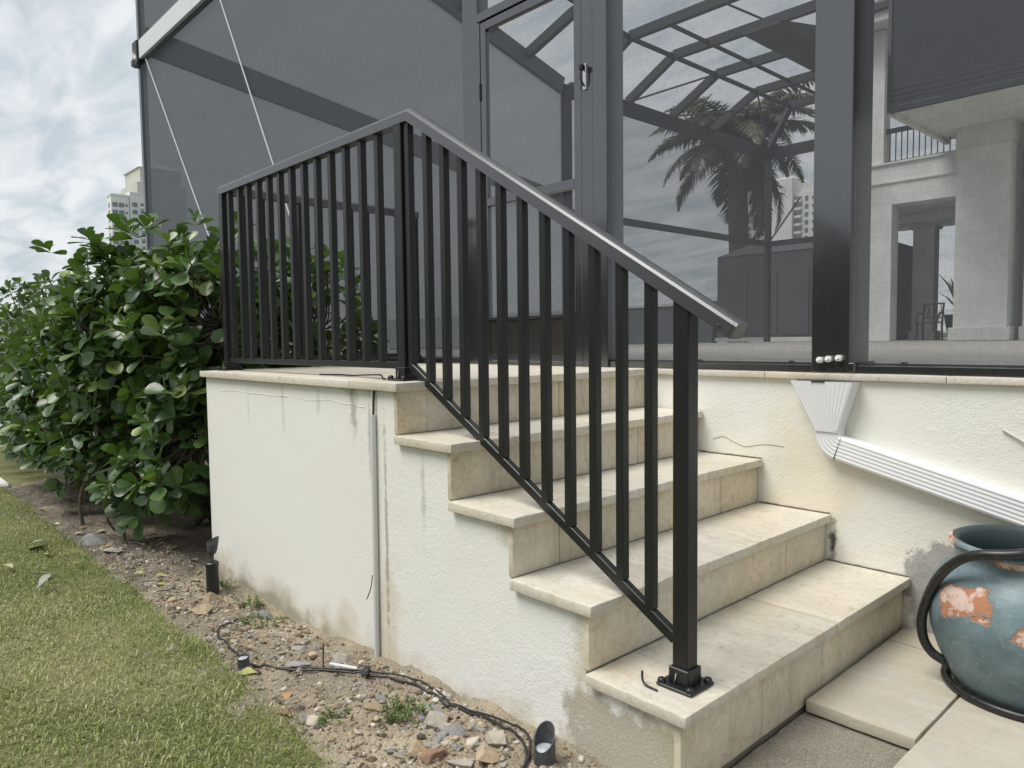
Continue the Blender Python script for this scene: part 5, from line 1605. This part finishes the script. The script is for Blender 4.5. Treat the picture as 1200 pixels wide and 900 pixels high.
for k in range(5):
    MB().box(-10.5 + k * 0.98, -9.65 + k * 0.98, 19.37, 19.399, 0.2, 2.1).build('louvre_panel', m_cabana, cbn)

def palm(base, crown, label, seed, nf=24, fl=2.6):
    rr = random.Random(seed)
    t = thing('palm_tree', base, label, 'palm tree')
    B, C_ = Vector(base), Vector(crown)
    pts = spline([B, B.lerp(C_, 0.35) + Vector((0.12, 0, 0)), B.lerp(C_, 0.7) + Vector((0.05, 0, 0)), C_], 6)
    MB().tube(pts, [0.40 - 0.004 * i for i in range(len(pts))], 14).build('trunk', m_ptrunk, t, smooth=60)
    for k in range(nf):
        a = 2 * math.pi * k / nf * 2.4 + rr.gauss(0, 0.2)
        el = rr.uniform(-0.15, 1.25) if k > 5 else rr.uniform(-0.9, -0.4)
        L = fl * rr.uniform(0.8, 1.12)
        d = Vector((math.cos(a), math.sin(a), 0))
        p = C_ + Vector((0, 0, 0.1)); ang = el
        spine = [p.copy()]
        for s in range(9):
            p = p + (d * math.cos(ang) + Vector((0, 0, math.sin(ang)))) * (L / 9)
            ang -= 0.135 + 0.012 * s
            spine.append(p.copy())
        b = MB()
        b.tube(spine, [0.04 * (1 - i / 10.5) for i in range(10)], 4, False)
        side = d.cross(Vector((0, 0, 1)))
        for s in range(95):
            u_ = 0.12 + 0.88 * s / 95
            i = min(8, int(u_ * 9)); q = spine[i].lerp(spine[i + 1], u_ * 9 - i)
            tdir = (spine[i + 1] - spine[i]).normalized()
            ll = 0.85 * math.sin(math.pi * min(1, 0.18 + u_ * 0.80)) * rr.uniform(0.75, 1.1)
            for sg in (-1, 1):
                v = (side * sg * 0.85 + tdir * 0.55 + Vector((0, 0, -0.30 + rr.gauss(0, .22)))).normalized()
                e1 = q + v * ll * 0.55; e2 = q + v * ll + Vector((0, 0, -0.18 * ll))
                w = tdir * 0.030
                o = len(b.v)
                b.v += [tuple(q - w), tuple(q + w), tuple(e1 + w), tuple(e1 - w), tuple(e2)]
                b.f += [(o, o + 1, o + 2, o + 3), (o + 3, o + 2, o + 4)]
        b.build('frond', m_palm, t)
palm((-12.1, 23.0, -1.1), (-12.15, 23.0, 7.0), 'tall palm tree seen through the middle screen panel', 2, 34, 3.9)

# ------------------------------------------------------------------ distant condominium towers
def win_mesh(w, h, d, mat):
    return MB().box(-w / 2, w / 2, -d / 2, d / 2, -h / 2, h / 2).mesh('window', mat)
wm_a = win_mesh(1.9, 1.7, 0.3, m_condo_win)
wm_b = win_mesh(1.3, 1.7, 0.3, m_condo_win)
wm_c = win_mesh(0.8, 0.9, 0.3, m_condo_win)
# left: facade lies in plane x = -330, columns along y
ca = thing('condo_tower', (-330, 92, 0), 'white condo block with rows of windows at the left of the screen wall', 'building', 'distant condo towers')
MB().box(-336, -330, 84.7, 91.5, 0, 60.6).build('wall', m_condo, ca)
MB().box(-340, -329.4, 91.7, 101.5, 0, 62.0).build('wall', m_condo, ca)
MB().box(-336.2, -329.8, 84.5, 91.65, 60.6, 61.3).build('parapet', m_condo, ca)
MB().box(-340.2, -329.2, 91.66, 101.7, 62.0, 62.7).build('parapet', m_condo, ca)
for r in range(19):
    z = 57.0 - 3.05 * r
    if z < 4: break
    place('window', wm_b, ca, Matrix.Translation((-333, 84.65, z)))
    for y, me in ((86.1, wm_a), (88.5, wm_a), (90.4, wm_c)):
        place('window', me, ca, Matrix.Translation((-329.95, y, z)) @ Matrix.Rotation(math.pi / 2, 4, 'Z'))
    place('window', wm_a, ca, Matrix.Translation((-329.35, 93.4, z + 0.6)) @ Matrix.Rotation(math.pi / 2, 4, 'Z'))
    place('window', wm_a, ca, Matrix.Translation((-329.35, 96.6, z + 0.6)) @ Matrix.Rotation(math.pi / 2, 4, 'Z'))
    bl = MB(); bl.prism([(95.4, 0), (99.6, 0)] and [(-329.4, 95.4), (-328.2, 95.6), (-327.6, 96.8), (-327.5, 98.2), (-328.0, 99.3), (-329.4, 99.6)], 'z', z - 0.9, z - 0.1)
    bl.build('balcony', m_condo, ca)
cb = thing('condo_tower', (-360, 102, 0), 'taller cream condo tower rising behind the white block', 'building', 'distant condo towers')
MB().box(-385, -360, 103.5, 125, 0, 73.5).build('wall', m_condo_b, cb)
MB().box(-384, -361, 105.2, 123, 73.5, 80.5).build('wall', m_condo_b, cb)
rb = MB(); rb.add([(-385, 104.6, 80.5), (-360.4, 104.6, 80.5), (-360.4, 124, 80.5), (-385, 124, 80.5), (-372, 114, 86)], [(0, 1, 4), (1, 2, 4), (2, 3, 4), (3, 0, 4), (3, 2, 1, 0)])
rb.build('roof', m_condo, cb)
place('window', wm_b, cb, Matrix.Translation((-360.9, 107.0, 77.0)) @ Matrix.Rotation(math.pi / 2, 4, 'Z'))
# right group behind the palm: facades in plane y = 280
cc = thing('condo_tower', (-143, 280, 0), 'plain blank end wall of a condo tower right of the palm trunk', 'building', 'distant condo towers')
MB().box(-147.3, -138.6, 280, 300, 0, 62.5).build('wall', m_condo, cc)
rb = MB(); rb.add([(-147.3, 280, 62.5), (-138.6, 280, 62.5), (-138.6, 300, 62.5), (-147.3, 300, 62.5), (-143, 290, 65.5)], [(0, 1, 4), (1, 2, 4), (2, 3, 4), (3, 0, 4)])
rb.build('roof', m_condo, cc)
ri = MB(); n = 20
for k in range(n):
    a = 2 * math.pi * k / n
    for r_ in (1.3, 1.75): ri.v.append((-143 + r_ * math.cos(a), 279.93, 58 + r_ * math.sin(a)))
ri.f = [(2 * k, 2 * k + 1, (2 * k + 3) % (2 * n), (2 * k + 2) % (2 * n)) for k in range(n)]
ri.build('round_emblem', m_condo_b, cc)
cd = thing('condo_tower', (-134, 282, 0), 'condo tower with a column of balconies beside the blank end wall', 'building', 'distant condo towers')
MB().box(-138.5, -124, 282, 300, 0, 56.5).build('wall', m_condo, cd)
dm = MB(); dm.prism([(-136.5, 56.5), (-125, 56.5), (-126, 58.6), (-128.5, 60.2), (-131, 60.6), (-133.5, 60.2), (-135.6, 58.6)], 'y', 282.5, 299); dm.build('roof', m_condo, cd)
for r in range(16):
    z = 54.0 - 3.1 * r
    if z < 30: break
    MB().box(-138.3, -135.6, 281.8, 282.05, z - 0.9, z + 1.1).build('balcony_opening', m_condo_win, cd)
    MB().box(-138.4, -135.4, 281.0, 281.79, z - 1.15, z - 0.2).build('balcony', m_condo, cd)
    place('window', wm_b, cd, Matrix.Translation((-133.6, 281.95, z)))
    place('window', wm_c, cd, Matrix.Translation((-131.0, 281.95, z)))
    place('window', wm_b, cd, Matrix.Translation((-128.2, 281.95, z)))
ce = thing('condo_tower', (-154, 300, 0), 'lower pale condo block just right of the palm trunk', 'building', 'distant condo towers')
MB().box(-176, -157, 300, 318, 0, 54).build('wall', m_condo_b, ce)
for r in range(9):
    z = 51.0 - 3.1 * r
    for x in (-174, -171, -168, -165, -162, -159.4):
        place('window', wm_b, ce, Matrix.Translation((x, 299.95, z)))
